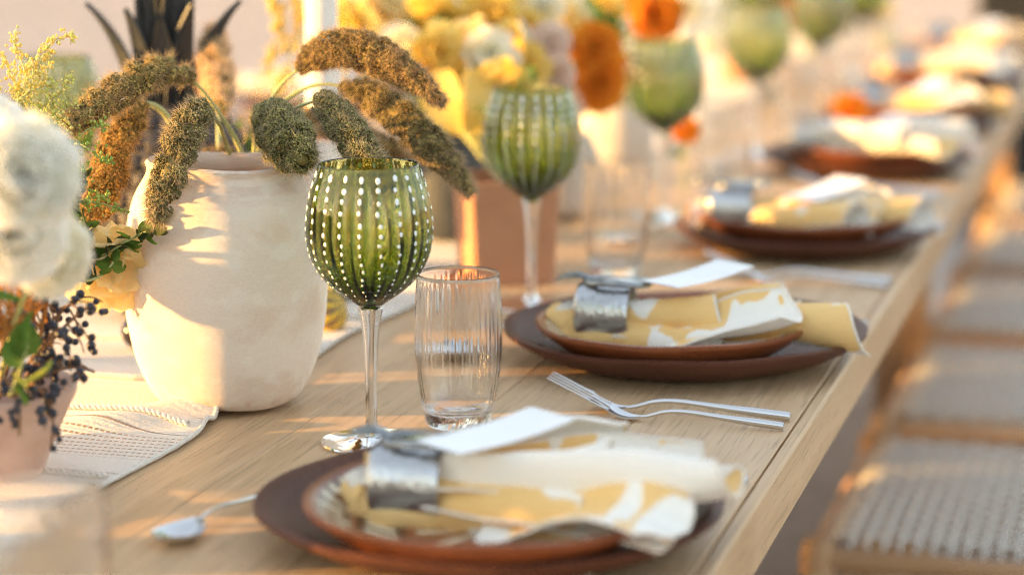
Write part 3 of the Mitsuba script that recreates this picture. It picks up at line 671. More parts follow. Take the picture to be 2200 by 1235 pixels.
feather = cat([blade([(-.014, .003, .028), (-.028, .006 + dy, .0305), (-.045, .010 + dy * 2.2, .029 - abs(dy) * .3)], [.0022, .0042, .0008], .2, 10, .0014) for dy in (-.006, 0, .006)])
D_LOOP, D_LEAFIN, D_FEATHER = mikit.ply(loop_m, 'mat_pewter', smooth=True), mikit.ply(leaf_in, 'mat_steel', smooth=True), mikit.ply(feather, 'mat_pewter', smooth=True)
def card_mesh():
    u = np.linspace(-.049, .049, 21); v = np.array([-.022, .022]); V = []
    for s_ in (1, -1):
        for a in u: V += [(a, b, 1.1 * a * a + s_ * .0004) for b in v]
    f = grid_faces(21, 2)[:, ::-1]; e = np.arange(20); q = []
    for c0, fl in ((0, 0), (1, 1)):
        A_, B_ = e * 2 + c0, e * 2 + 2 + c0; w_ = np.vstack([np.stack([A_, B_, B_ + 42], 1), np.stack([A_, B_ + 42, A_ + 42], 1)]); q.append(w_[:, ::-1] if fl else w_)
    return mesh(np.array(V), np.vstack([f, f[:, ::-1] + 42] + q))
card_m = card_mesh()

# ---------------------------------------------------------------- cutlery (local x: from tip to handle end)
def strip(path, width, thick, n=40):
    """flat bar with rounded section"""
    return tube(path, np.asarray(width) / 2, n, 12, flat=np.asarray(thick) / np.asarray(width))
hp = [(.072, 0, .0045), (.082, 0, .0062), (.094, 0, .0100), (.108, 0, .0118), (.14, 0, .0100), (.20, 0, .0052), (.213, 0, .0043)]
fh = strip(hp, [.0050, .0044, .0046, .0054, .0066, .0080, .0080], [.0030, .0038, .0046, .0054, .0066, .0080, .0080], 60)
hb = [(.040, 0, .0105), (.052, 0, .0040), (.062, 0, .0025), (.074, 0, .0048)]
def head_sheet(wid):
    p = curve(hb, 20); w = interp(wid, 20); q = np.linspace(-1, 1, 9); V = []
    for s_ in (0, 1):
        for j in range(20):
            for v in q: V.append(p[j] + [0, v * w[j], .0025 * v * v * (w[j] / .012) - s_ * .0014])
    f = grid_faces(20, 9); m_ = 180; e = np.arange(19); rims = []
    for col, fl in ((0, 1), (8, 0)):
        A_, B_ = e * 9 + col, (e + 1) * 9 + col; qd = np.vstack([np.stack([A_, B_, B_ + m_], 1), np.stack([A_, B_ + m_, A_ + m_], 1)]); rims.append(qd[:, ::-1] if fl else qd)
    return mesh(np.array(V), np.vstack([f, f[:, ::-1] + m_] + rims))
fhead = head_sheet([.0130, .0124, .0088, .0022])
ft_ = [tube([(.041, y, .0102 + .0022 * (y / .0118) ** 2), (.028, y, .0178), (.014, y, .0245), (.004, y * .97, .0290)], [.0012, .0009, .0008, .0005], 16, 8) for y in (-.0120, -.0040, .0040, .0120)]
D_FH, D_FB, D_FT = mikit.ply(fh, 'mat_steel', smooth=50), mikit.ply(fhead, 'mat_steel', smooth=50), [mikit.ply(m, 'mat_steel', smooth=50) for m in ft_]
def fork(label, M, group='forks beside the plates'):
    k = thing('fork', label, 'fork', group)
    part(k, 'handle', at(D_FH, M)); part(k, 'head', at(D_FB, M))
    for d in D_FT: part(k, 'tine', at(d, M))
# spoon
sp_n = 24; us = np.linspace(0, 1, sp_n); hw = .0215 * np.sin(PI * us ** .85) ** .62 * (1 - .12 * us); hw[0] = .0008; hw[-1] = .003
def bowl_surface(dz):
    V = []
    for j, u in enumerate(us):
        for v in np.linspace(-1, 1, 13):
            dep = .0105 * (np.sin(PI * min(u * .9 + .05, 1)) ** .8) * (1 - v * v)
            V.append((u * .062, v * hw[j], .0125 - dep - .0025 * np.sin(PI * u) - dz))
    return np.array(V)
f0 = grid_faces(sp_n, 13); m0 = sp_n * 13; e = np.arange(sp_n - 1); rims = []
for col, fl in ((0, 1), (12, 0)):
    A_, B_ = e * 13 + col, (e + 1) * 13 + col; qd = np.vstack([np.stack([A_, B_, B_ + m0], 1), np.stack([A_, B_ + m0, A_ + m0], 1)]); rims.append(qd[:, ::-1] if fl else qd)
D_SB = mikit.ply(mesh(np.vstack([bowl_surface(0), bowl_surface(.0013)]), np.vstack([f0, f0[:, ::-1] + m0] + rims)), 'mat_steel', smooth=50)
D_SH = mikit.ply(strip([(.058, 0, .0118), (.07, 0, .0132), (.084, 0, .0138), (.12, 0, .0100), (.19, 0, .0040), (.20, 0, .0033)], [.0062, .0048, .0045, .005, .0056, .0056], [.002, .0035, .0043, .005, .0056, .0056], 50), 'mat_steel', smooth=50)
def spoon(label, M):
    k = thing('spoon', label, 'spoon', 'spoons above and beside the plates'); part(k, 'bowl', at(D_SB, M)); part(k, 'handle', at(D_SH, M))
D_KB = mikit.ply(strip([(0, .003, .0022), (.02, 0, .0022), (.07, 0, .0022), (.105, 0, .003)], [.003, .016, .018, .007], [.001, .0013, .0015, .004], 40), 'mat_steel', smooth=50)
D_KH = mikit.ply(strip([(.102, 0, .003), (.13, 0, .004), (.2, 0, .0036), (.225, 0, .0033)], [.006, .0058, .0058, .0058], [.004, .0058, .0058, .0058], 30), 'mat_steel', smooth=50)
def knife(label, M):
    k = thing('knife', label, 'knife', 'knives beside the plates'); part(k, 'blade', at(D_KB, M)); part(k, 'handle', at(D_KH, M))

# ---------------------------------------------------------------- the place settings along the near side
ORD = ['nearest', 'second', 'third', 'fourth', 'fifth', 'sixth', 'seventh']
PL = [(-.430, 1.468), (-.420, 2.050), (-.402, 2.655), (-.412, 3.285), (-.405, 3.80), (-.41, 4.40), (-.41, 5.0)]
cardm = {0: (-.412, 1.446, .8285, 56, -4), 1: (-.398, 2.040, .8265, 58, -4)}
for i_, (x, y) in enumerate(PL):
    o = ORD[i_]
    ps_ = [1.0, 1.045, .96, .94, .94, .94, .94][i_]; sx_ = [.006, .008, .004, .002, .0, 0, 0][i_]
    single('dinner_plate', at(DP[i_ % 3], Tm(x + sx_, y + .005, TZ + .0006, 70 * i_, ps_)), f'dark brown matte dinner plate of the {o} place setting' + (' from the camera' if i_ else ', cut off by the bottom edge'), 'plate', 'dark dinner plates')
    k = thing('salad_plate', f'terracotta salad plate with cream painted strokes, {o} setting' + (' from the camera' if i_ else ' in the foreground'), 'plate', 'terracotta salad plates')
    M = Tm(x + .006 + .012 * (i_ == 0), y - .028 * (i_ == 0) - .03 * (i_ == 1) - .01, TZ + .0095, 40 + 90 * i_)
    M = M @ T().scale([1, 1, 1.06])
    part(k, 'dish', at(SALAD[i_ % 2][0], M)); part(k, 'painted_face', at(SALAD[i_ % 2][1], M), 'painted inside with cream dashes on dark brown')
    rz = [1.5, 0, 4, -3, 5, -4, 2][i_]; rx, ry = [(-.466, 1.438), (-.474, 2.016), (-.475, 2.63), (-.475, 3.26), (-.47, 3.775), (-.48, 4.37), (-.48, 4.97)][i_]
    M = Tm(rx, ry, .7955, rz)
    nd = NAP[[0, 2, 3, 1, 2, 0, 3][i_]]
    k = thing('napkin', f'mustard and white napkin in a ring on the {o} plate' + (' from the camera' if i_ else ', spread over its edge'), 'napkin', 'printed napkins')
    part(k, 'cloth', at(nd[0], M)); part(k, 'hem', at(nd[1], M), 'white stitched hem')
    k = thing('napkin_ring', f'silver napkin ring with pewter loop on top, {o} setting' + (' from the camera' if i_ else ' in the foreground'), 'napkin ring', 'silver napkin rings')
    part(k, 'band', at(D_RING, M)); part(k, 'loop', at(D_LOOP, M)); part(k, 'leaf', at(D_LEAFIN, M)); part(k, 'feather', at(D_FEATHER, M))
    cx, cy, cz, cr, ct = cardm.get(i_, (x + .03, y - .02, .8185, 50 + 6 * i_, -8))
    single('name_card', at(mikit.ply(card_m, 'mat_card'), T().translate([cx, cy, cz]).rotate([0, 0, 1], cr).rotate([0, 1, 0], ct)), f'plain white card tucked under the napkin ring of the {o} setting' + (' from the camera' if i_ else ' in the foreground'), 'card', 'white cards on the napkins')
    if i_ >= 1:
        fx, fy = (-.284, 1.844) if i_ == 1 else (x + .125, y - .20)
        for what, ln, dx, dy, rot in (('longer steel fork, lying closer to', .93, 0, 0, 1.5), ('shorter steel fork, lying on the camera side of', .81, 0, -.031, -1)):
            a_ = math.radians(rot)
            fork(f'{what} the {o} plate from the camera', Tm(fx + dx - .213 * ln * math.cos(a_), fy + dy - .213 * ln * math.sin(a_), TZ + .0005, rot, ln))
    if i_ < 5:
        knife(f'steel knife beyond the {o} plate' + (' from the camera' if i_ else ', only its handle end showing'), Tm(x - .078, y + .185, TZ + .0005, -1))
        spoon(f'steel spoon beside the knife of the {o} setting' + (' from the camera' if i_ else ', only its handle end showing'), Tm(x - .058, y + .160, TZ + .0005, -1))
spoon('small dessert spoon lying left of the nearest plate on the bare wood', Tm(-.621, 1.389, TZ + .0005, 81, .80))
for i_ in (1, 2, 3):
    x, y = PL[i_]; spoon(f'dessert spoon above the {ORD[i_]} plate from the camera', Tm(x - .19, y - .09, TZ + .0005, 85))

# ---------------------------------------------------------------- flowers
def petal(L, W, cup, curl, ruf, g, n=9, m=7, tip=.75):
    u = np.linspace(0, 1, n)[:, None]; v = np.linspace(-1, 1, m)[None]
    w = W * (.18 + .82 * np.sin(PI * np.clip(u ** tip, 0, 1) * .56 + .03)) * np.where(u > .86, np.sqrt(np.clip(1 - ((u - .86) / .15) ** 2, 0, 1)) * .5 + .5, 1)
    x = v * w
    y = L * (u + .02 * np.cos(v * 5) * u)
    z = cup * W * v * v * np.sin(PI * np.clip(u, 0, 1) * .6) + curl * L * u * u
    z = z + ruf * L * u ** 2 * np.sin(v * (5 + 3 * g.random()) + 6 * g.random()) + .5 * ruf * L * u * np.sin(u * 9 + 6 * g.random())
    return mesh(np.stack([np.broadcast_to(x, (n, m)), np.broadcast_to(y, (n, m)), z], -1).reshape(-1, 3), grid_faces(n, m))
def bloom(R, layers, seed, ruf=.06, spread=(.15, 1.25), W=.55, cup=.25):
    """layers of petals opening from the centre; axis +z"""
    g = np.random.default_rng(seed); out = []
    for li, cnt in enumerate(layers):
        f = (li + .5) / len(layers)
        tilt = spread[0] + (spread[1] - spread[0]) * f
        L = R * (.55 + .5 * f)
        for q in range(cnt):
            p = petal(L * (.9 + .2 * g.random()), L * W * (.9 + .2 * g.random()), cup, -.10 * f, ruf, g)
            tl = tilt + g.normal() * .09; az = (q + .5 * (li % 2)) * 2 * PI / cnt + g.normal() * .12
            M = trimesh.transformations.rotation_matrix(az, [0, 0, 1]) @ trimesh.transformations.rotation_matrix(PI / 2 - tl, [1, 0, 0])
            M2 = np.eye(4); M2[:3, 3] = [0, 0, -R * .1 * f]
            out.append(xf(p, M2 @ M))
    return cat(out)
def centre(R, seed, n=70):
    g = np.random.default_rng(seed); d = g.normal(size=(n, 3)); d[:, 2] = np.abs(d[:, 2]); d /= np.linalg.norm(d, axis=1, keepdims=True)
    return scatter_oct(d * R * [1, 1, .7], np.full(n, R * .22))
def stemline(c, root, up=.35):
    c, root = np.asarray(c, float), np.asarray(root, float)
    return [root, root * .6 + c * .4 + [0, 0, up * np.linalg.norm(c - root) * .2], c]
def leaf_mesh(L, W, bend=.15, n=8, m=5, serr=0.0):
    u = np.linspace(0, 1, n)[:, None]; v = np.linspace(-1, 1, m)[None]
    w = W * np.sin(PI * u ** .8) ** .8 + W * .02; w = w * (1 + serr * np.cos(u * 40))
    return mesh(np.stack([v * w, np.broadcast_to(L * u, (n, m)), .25 * W * np.abs(v) ** 1.5 + bend * L * np.sin(u * 2.2) * u - .5 * bend * L * u], -1).reshape(-1, 3), grid_faces(n, m))
def place_leaf(o, d, up=(0, 0, 1), roll=0):
    y = np.asarray(d, float); y /= np.linalg.norm(y); x = np.cross(y, up); x /= np.linalg.norm(x) + 1e-9; z = np.cross(x, y)
    x, z = x * math.cos(roll) + z * math.sin(roll), z * math.cos(roll) - x * math.sin(roll)
    M = np.eye(4); M[:3, 0], M[:3, 1], M[:3, 2], M[:3, 3] = x, y, z, o
    return M
def flower(name, label, c, face, R, m_pet, root, layers, seed, group=None, m_cen=None, leaves=2, kind='flower', **kw):
    k = thing(name, label, kind, group)
    M = basis(np.asarray(c, float), face)
    part(k, 'petals', at(mikit.ply(bloom(R, layers, seed, **kw), m_pet, smooth=True), tw(M)))
    cm = centre(R * .22, seed); cc = np.tile([[.55, .36, .06]], (len(cm.vertices), 1))
    part(k, 'centre', at(mikit.ply(cm, 'mat_floret', smooth=True, color=cc), tw(M)))
    st = stemline(np.asarray(c) - np.asarray(face) / np.linalg.norm(face) * R * .2, root)
    part(k, 'stem', mikit.ply(tube(st, [.0022, .0018, .0018], 20, 7), 'mat_stem', smooth=True))
    g = np.random.default_rng(seed + 50); cs = curve(st, 20)
    for q in range(leaves):
        j = int(7 + 9 * g.random()); d = g.normal(size=3); d[2] = abs(d[2]) * .6
        part(k, 'leaf', at(mikit.ply(leaf_mesh(R * 1.3, R * .38, .2), 'mat_leaf', smooth=True), tw(place_leaf(cs[j], d))))
    return k

# -- the near left arrangement
BP = np.array([-.800, 1.512]); JP = np.array([-.955, 1.515])
bpr = smooth_prof([(0, 0), (.024, 0), (.030, .003), (.040, .025), (.051, .050), (.0575, .066), (.0570, .0685), (.0535, .068), (.046, .048), (.035, .022), (.024, .008), (0, .007)], 60)
single('clay_bowl', at(mikit.ply(lathe(bpr, 72, lambda r, z, A, I: (r * (1 + .012 * np.sin(3 * A + 1)), z + .0015 * np.sin(2 * A))), 'mat_pink_clay', smooth=50), Tm(BP[0], BP[1], TZ + .004)), 'small tapered pinkish clay bowl with dark berries in the left foreground', 'bowl')
jpr = smooth_prof([(0, 0), (.040, 0), (.046, .004), (.058, .05), (.060, .09), (.052, .125), (.046, .14), (.048, .148), (.045, .149), (.043, .14), (.05, .1), (.05, .03), (.036, .008), (0, .008)], 60)
D_JUG = mikit.ply(lathe(jpr, 64), 'mat_pink_clay', smooth=50)
single('clay_jug', at(D_JUG, Tm(JP[0], JP[1], TZ + .004)), 'pink clay jug with the white flowers, just outside the left edge', 'vase')
jr = np.array([JP[0], JP[1], TZ + .13]); br = np.array([BP[0], BP[1], TZ + .055])
toc = -LOOK
flower('white_bloom', 'large creamy white flower, strongly blurred at the left edge', [(-0.647,1.260,1.009)][0], toc + RGT * .5 + [0, 0, .3], .037, 'mat_petal_white', jr, [5, 8, 10, 12, 13], 11, 'white and pale flowers at the left', leaves=2, ruf=.10)
flower('white_bloom', 'pale cream flower below the large white one, above the berries', [(-0.673,1.346,0.946)][0], toc + RGT * .4 + [0, 0, .5], .030, 'mat_petal_pale', br, [4, 7, 9, 11], 12, 'white and pale flowers at the left', leaves=1, ruf=.10)
flower('white_bloom', 'second creamy white flower at the left edge, mostly out of frame', [(-0.776,1.454,0.995)][0], toc + [0, 0, .3], .042, 'mat_petal_white', jr, [5, 8, 10, 12], 13, 'white and pale flowers at the left', leaves=1, ruf=.1)
flower('white_bloom', 'creamy white flower pressed between the two blurred ones at the left', [(-0.668,1.290,0.972)][0], toc + RGT * .3 + [0, 0, .2], .034, 'mat_petal_white', jr, [5, 8, 10, 12], 15, 'white and pale flowers at the left', leaves=1, ruf=.1)
flower('yellow_poppy', 'pale yellow ruffled flower tucked between sprigs and vase', [(-0.807,1.718,0.876)][0], toc + RGT * .3 + np.array([0, 0, -.5]), .040, 'mat_petal_gold', jr, [3, 5, 6], 14, None, leaves=1, ruf=.09, W=.75, spread=(.3, 1.35))
# golden rod: branching plumes of tiny florets
def plume(label, stem, branches, col, seed, fl=.0015, dens=1500, mat_='mat_floret', cat_='goldenrod', name='goldenrod', group='feathery yellow sprays at the left'):
    g = np.random.default_rng(seed); k = thing(name, label, cat_, group)
    part(k, 'stem', mikit.ply(cat([tube(stem, [.0016, .0012, .0009], 24, 6)] + [tube(b, [.0008, .0006, .0004], 16, 5) for b in branches]), 'mat_stem', smooth=True))
    P = []
    for b in branches:
        c = curve(b, 60); Lb = np.linalg.norm(np.diff(c, axis=0), axis=1).sum(); n = int(dens * Lb)
        u = g.random(n) ** .8; i0 = (u * 59).astype(int)
        P.append(c[i0] + g.normal(size=(n, 3)) * (.0052 * (1.05 - .75 * u))[:, None] + [0, 0, .0015])
    P = np.vstack(P); R = fl * (.6 + .8 * g.random(len(P)))
    c = np.array(col)[g.integers(0, len(col), len(P))] * (.8 + .4 * g.random(len(P)))[:, None]
    part(k, 'florets', mikit.ply(scatter_oct(P, R), mat_, smooth=True, color=np.repeat(np.clip(c, 0, .95), 6, 0)), kind='stuff')
    return k
YG = [(.80, .60, .12), (.72, .60, .20), (.62, .58, .16), (.85, .70, .30)]
plume('tall feathery yellow spray at the top left', [(-0.862,1.606,0.921),(-0.860,1.657,0.966),(-0.866,1.696,1.008)], [[(-0.866,1.696,1.008),(-0.864,1.700,1.030),(-0.874,1.706,1.047),(-0.874,1.713,1.055)], [(-0.865,1.697,1.012),(-0.847,1.695,1.031),(-0.836,1.702,1.050),(-0.826,1.705,1.052),(-0.825,1.704,1.046)], [(-0.866,1.695,1.005),(-0.879,1.706,1.025),(-0.888,1.706,1.038)], [(-0.863,1.697,1.008),(-0.854,1.711,1.016),(-0.850,1.716,1.032),(-0.855,1.716,1.043)], [(-0.868,1.694,1.003),(-0.852,1.691,1.017),(-0.856,1.694,1.038)], [(-0.865,1.684,0.999),(-0.874,1.673,1.011),(-0.882,1.673,1.025)]], YG, 21)
plume('shorter feathery yellow spray leaning right above the white flower', [(-0.865,1.625,0.917),(-0.852,1.680,0.964),(-0.849,1.708,0.993)], [[(-0.849,1.708,0.993),(-0.840,1.713,1.007),(-0.830,1.719,1.020)], [(-0.853,1.706,0.990),(-0.845,1.701,1.007),(-0.848,1.704,1.023)], [(-0.848,1.708,0.993),(-0.835,1.712,0.995),(-0.823,1.716,0.999)], [(-0.850,1.696,0.987),(-0.863,1.696,1.005),(-0.873,1.694,1.012)], [(-0.846,1.698,0.991),(-0.834,1.700,0.987),(-0.827,1.700,0.977)]], [(.60, .58, .16), (.50, .52, .14), (.75, .62, .22)], 22)
FG = [(.30, .40, .07), (.42, .46, .10), (.22, .32, .06)]
plume('ferny green sprig drooping over the golden seed head', [(-0.851,1.674,0.932),(-0.832,1.695,0.955),(-0.822,1.706,0.972)], [[(-0.823,1.706,0.972),(-0.814,1.715,0.981),(-0.801,1.718,0.979)], [(-0.825,1.705,0.969),(-0.812,1.702,0.966),(-0.800,1.704,0.957),(-0.792,1.706,0.955)], [(-0.828,1.702,0.962),(-0.817,1.698,0.952),(-0.811,1.697,0.938)], [(-0.829,1.696,0.959),(-0.832,1.688,0.974),(-0.836,1.689,0.988)]], FG, 23, cat_='greenery', name='fern_sprig', group='ferny green sprigs at the left')
plume('ferny green sprig sticking out right between seed head and vase', [(-0.839,1.672,0.904),(-0.827,1.689,0.920),(-0.817,1.693,0.927)], [[(-0.819,1.693,0.925),(-0.803,1.697,0.925),(-0.787,1.700,0.920),(-0.781,1.701,0.916)], [(-0.820,1.692,0.924),(-0.809,1.701,0.928),(-0.797,1.705,0.928)], [(-0.824,1.690,0.920),(-0.818,1.690,0.909),(-0.822,1.686,0.895)], [(-0.824,1.691,0.922),(-0.820,1.684,0.936),(-0.815,1.687,0.946)]], FG, 24, cat_='greenery', name='fern_sprig', group='ferny green sprigs at the left')
# leafy sprigs, each leaf a part
D_L1 = mikit.ply(leaf_mesh(.0125, .0046, .25, 7, 5), 'mat_leaf_dark', smooth=True)
D_L2 = mikit.ply(leaf_mesh(.0125, .0046, .25, 7, 5), 'mat_leaf', smooth=True)
D_L3 = mikit.ply(leaf_mesh(.012, .004, .3, 7, 5), 'mat_leaf_lime', smooth=True)
def sprig(label, stem, n, seed, mix_=(.6, .3, .1), s=1.0, name='leafy_sprig', r=.0011):
    g = np.random.default_rng(seed); k = thing(name, label, 'sprig', 'small-leaved sprigs at the left')
    part(k, 'stem', mikit.ply(tube(stem, [r * 1.3, r, r * .6], 26, 6), 'mat_stem', smooth=True))
    c = curve(stem, 60); t = np.gradient(c, axis=0); t /= np.linalg.norm(t, axis=1, keepdims=True)
    for q in range(n):
        j = int(8 + 51 * (q + .5 * g.random()) / n); d = t[j] * .7 + g.normal(size=3) * .7
        M = place_leaf(c[j], d, g.normal(size=3)); sc = np.eye(4); sc[:3, :3] *= s * (.7 + .6 * g.random())
        part(k, 'leaf', at([D_L1, D_L2, D_L3][g.choice(3, p=mix_)], tw(M @ sc)))
sprig('small-leaved sprig crossing the left shoulder of the vase', [(-0.823,1.697,0.871),(-0.802,1.700,0.883),(-0.776,1.699,0.898),(-0.756,1.701,0.908)], 24, 31)
sprig('dark-leaved sprig in front of the golden seed head', [(-0.817,1.685,0.881),(-0.811,1.691,0.906),(-0.817,1.688,0.928),(-0.812,1.693,0.947)], 18, 32, (.75, .2, .05))
sprig('lower sprig with green leaves under the yellow flower', [(-0.816,1.682,0.867),(-0.804,1.685,0.867),(-0.794,1.695,0.875),(-0.792,1.703,0.886)], 8, 33, (.3, .6, .1))
sprig('leafy sprig beside the pale cream flower', [(-0.801,1.571,0.874),(-0.800,1.597,0.897),(-0.801,1.611,0.915),(-0.810,1.622,0.931)], 10, 34, (.6, .3, .1))
sprig('broad-leaved green stem at the front of the clay bowl', [(-0.746,1.431,0.836),(-0.731,1.419,0.859),(-0.727,1.423,0.874)], 6, 35, (0, .7, .3), 2.2)
# berry sprigs, each berry a part
bs_ = trimesh.creation.icosphere(2); bs_.vertices *= 1.0
D_BERRY = mikit.ply(bs_, 'mat_berry', smooth=True)
def berries(label, stem, twigs, seed, rb=.0029):
    g = np.random.default_rng(seed); k = thing('berry_sprig', label, 'berries', 'sprigs of dark berries at the left')
    part(k, 'twig', mikit.ply(cat([tube(stem, [.0016, .0013, .001], 20, 6)] + [tube(t_, [.0009, .0007, .0005], 10, 5) for t_ in twigs]), 'mat_twig', smooth=True))
    for t_ in twigs:
        e_ = np.asarray(t_[-1]); c = curve(t_, 10)
        for q in range(3):
            o = c[9 - 2 * q] + g.normal(size=3) * .0032
            part(k, 'berry', at(D_BERRY, T().translate(o.tolist()).scale(rb * (.8 + .4 * g.random()))))
def auto_twigs(stem, n, seed, L=.02, drop=.004):
    g = np.random.default_rng(seed); c = curve(stem, 40); out = []
    for q in range(n):
        j = int(10 + 29 * (q + g.random() * .6) / n); j = min(j, 39); d = g.normal(size=3); d /= np.linalg.norm(d); l = L * (.6 + .7 * g.random())
        out.append([c[j], c[j] + d * l * .55 + [0, 0, .002], c[j] + d * l - [0, 0, drop]])
    return out
BST = [('sprig of dark berries reaching right towards the vase', [(-0.780,1.503,0.817),(-0.763,1.513,0.846),(-0.749,1.531,0.867),(-0.741,1.546,0.875)], 11, .022),
       ('sprig of dark berries in the middle of the clay bowl', [(-0.782,1.492,0.820),(-0.767,1.501,0.842),(-0.753,1.508,0.861),(-0.747,1.514,0.881)], 12, .022),
       ('sprig of dark berries spreading low over the right rim of the bowl', [(-0.783,1.502,0.817),(-0.757,1.501,0.833),(-0.739,1.508,0.839),(-0.722,1.512,0.836)], 11, .018),
       ('sprig of dark berries hanging down the front of the clay bowl', [(-0.779,1.493,0.820),(-0.741,1.469,0.831),(-0.727,1.454,0.819),(-0.727,1.450,0.797)], 9, .013),
       ('sprig of dark berries at the far left edge', [(-0.780,1.482,0.822),(-0.774,1.469,0.852),(-0.763,1.466,0.876),(-0.765,1.469,0.894)], 11, .022),
       ('small sprig of dark berries hanging at the left edge of the bowl', [(-0.771,1.465,0.827),(-0.747,1.437,0.839),(-0.740,1.431,0.827),(-0.739,1.428,0.810)], 5, .010),
       ('sprig of dark berries behind the others, close to the pale flower', [(-0.793,1.519,0.813),(-0.783,1.539,0.847),(-0.772,1.556,0.864),(-0.761,1.572,0.876)], 10, .020)]
for j, (lab, stm, nt, L) in enumerate(BST):
    berries(lab, stm, auto_twigs(stm, nt, 60 + j, L), 70 + j)
# dried grass tufts, golden
for j, (lab, rt) in enumerate([('tuft of dried orange-brown grass at the left edge above the berries', [(-0.762,1.445,0.874)][0]), ('small tuft of dried brown grass between berries and white flower', [(-0.769,1.495,0.870)][0])]):
    g = np.random.default_rng(80 + j); k = thing('dried_grass', lab, 'dried grass', 'dried grass tufts at the left')
    n = 46; D = g.normal(size=(n, 3)) * [.45, .45, .3] + [0, 0, 1.0]
    part(k, 'blades', mikit.ply(spikes(np.asarray(rt) + g.normal(size=(n, 3)) * [.006, .006, .003], D, .035 + .035 * g.random(n), .0011), 'mat_bristle_thin', color=np.tile([[.58, .29, .09]], (n * 4, 1))), kind='stuff')
    part(k, 'stalk', mikit.ply(tube([br, np.asarray(rt)], [.0015, .0012], 6, 6), 'mat_twig', smooth=True))

# -- fruit on the runner
s = trimesh.creation.icosphere(3); gv = s.vertices.copy(); az = np.arctan2(gv[:, 1], gv[:, 0]); rr_ = 1 + .06 * np.cos(10 * az) * np.sqrt(gv[:, 0] ** 2 + gv[:, 1] ** 2); gm = mesh(gv * [1, 1, .78] * rr_[:, None], s.faces)
guv = np.stack([az / (2 * PI) + .5, gv[:, 2]], 1)
D_GOURD = mikit.ply(gm, 'mat_gourd', smooth=True, uv=guv)
for lab, x, y, r, rot in (('small mustard and brown striped gourd on the runner behind the vase', -.752, 2.075, .021, 70), ('second tiny striped gourd, peeping out right of the vase base', -.755, 1.985, .012, 40)):
    k = thing('striped_gourd', lab, 'gourd', 'striped gourds on the runner')
    part(k, 'fruit', at(D_GOURD, T().translate([x, y, TZ + .004 + r * .8]).rotate([0, 1, 0], rot).scale(r)))
    part(k, 'stalk', mikit.ply(tube([(x, y, TZ + r * 1.3), (x + .004, y, TZ + r * 2.1), (x + .01, y, TZ + r * 2.4)], [r * .16, r * .1, r * .12], 8, 7), 'mat_stem', smooth=True))
k = thing('dark_plum', 'glossy dark plum on the runner left of the vase', 'fruit')
part(k, 'fruit', at(mikit.ply(trimesh.creation.icosphere(3), 'mat_plum', smooth=True), T().translate([-.885, 1.945, TZ + .0195]).scale(.0155)))

# -- candles
def candle(label, x, y, h, r=.0125, base_r=.026):
    k = thing('taper_candle', label, 'candle', 'tall cream candles')
    part(k, 'wax', at(mikit.ply(lathe(smooth_prof([(0, 0), (r, 0), (r, .01), (r * .97, h * .6), (r * .95, h - .004), (r * .7, h), (0, h - .002)], 40), 32), 'mat_wax', smooth=40), Tm(x, y, TZ + .012)))
    part(k, 'wick', mikit.ply(tube([(x, y, TZ + h + .008), (x + .001, y, TZ + h + .018), (x + .003, y, TZ + h + .023)], .0009, 6, 6), 'mat_black', smooth=True))
    h_ = thing('candle_holder', 'dark metal dish under the ' + label, 'candle holder', 'dark candle holders')
    scene[h_] = at(mikit.ply(lathe(smooth_prof([(0, .0), (base_r, 0), (base_r * 1.15, .006), (base_r * 1.12, .008), (base_r * .9, .004), (r * 1.35, .004), (r * 1.3, .016), (r * 1.05, .016), (r * 1.03, .006), (0, .006)], 40), 40), 'mat_slate', smooth=40), Tm(x, y, TZ + .0045))
candle('tall cream candle behind the clay vase', -.806, 2.215, .33, .0165)
candle('sunlit cream candle behind the third green goblet', -.815, 4.02, .34, .0185)
candle('faint cream candle far down the runner', -.80, 3.72, .30, .0130)
candle('cream candle added unseen past the left edge to shade the table', -.985, 1.34, .22, .0130)  # added out of view so its shadow falls on the table

# -- the yellow arrangement in the terracotta pot and slate vase
tp = smooth_prof([(0, 0), (.038, 0), (.041, .003), (.045, .055), (.0485, .104), (.0500, .108), (.0480, .1085), (.046, .104), (.043, .05), (.036, .01), (0, .01)], 50)
POT = (-.668, 2.385)
def frustum(h0, h1, z0, z1, c):
    out = []
    for h, z in ((h0, z0), (h1, z1)):
        for sx in (-1, 1):
            for sy in (-1, 1):
                out += [(sx * h, sy * (h - c), z), (sx * (h - c), sy * h, z)]
    return trimesh.convex.convex_hull(np.array(out))
pl_ = trimesh.boolean.difference([frustum(.0425, .0480, 0, .107, .004), frustum(.0360, .0425, .010, .12, .003)], engine='manifold')
single('terracotta_planter', at(mikit.ply(pl_, 'mat_terracotta', smooth=False), Tm(POT[0], POT[1], TZ + .0006, math.degrees(YAW) + 12)), 'square matte terracotta planter behind the second green goblet', 'planter')
svp = smooth_prof([(0, 0), (.036, 0), (.042, .004), (.055, .05), (.056, .085), (.046, .115), (.038, .125), (.036, .124), (.044, .1), (.05, .06), (.036, .01), (0, .01)], 50)
SV = (-.790, 2.60)
single('slate_vase', at(mikit.ply(lathe(svp, 64), 'mat_slate', smooth=40), Tm(SV[0], SV[1], TZ + .0045)), 'dark slate vase with the yellow flowers, behind the terracotta planter', 'vase')
sr = np.array([SV[0], SV[1], TZ + .115]); pr_ = np.array([POT[0], POT[1], TZ + .09])
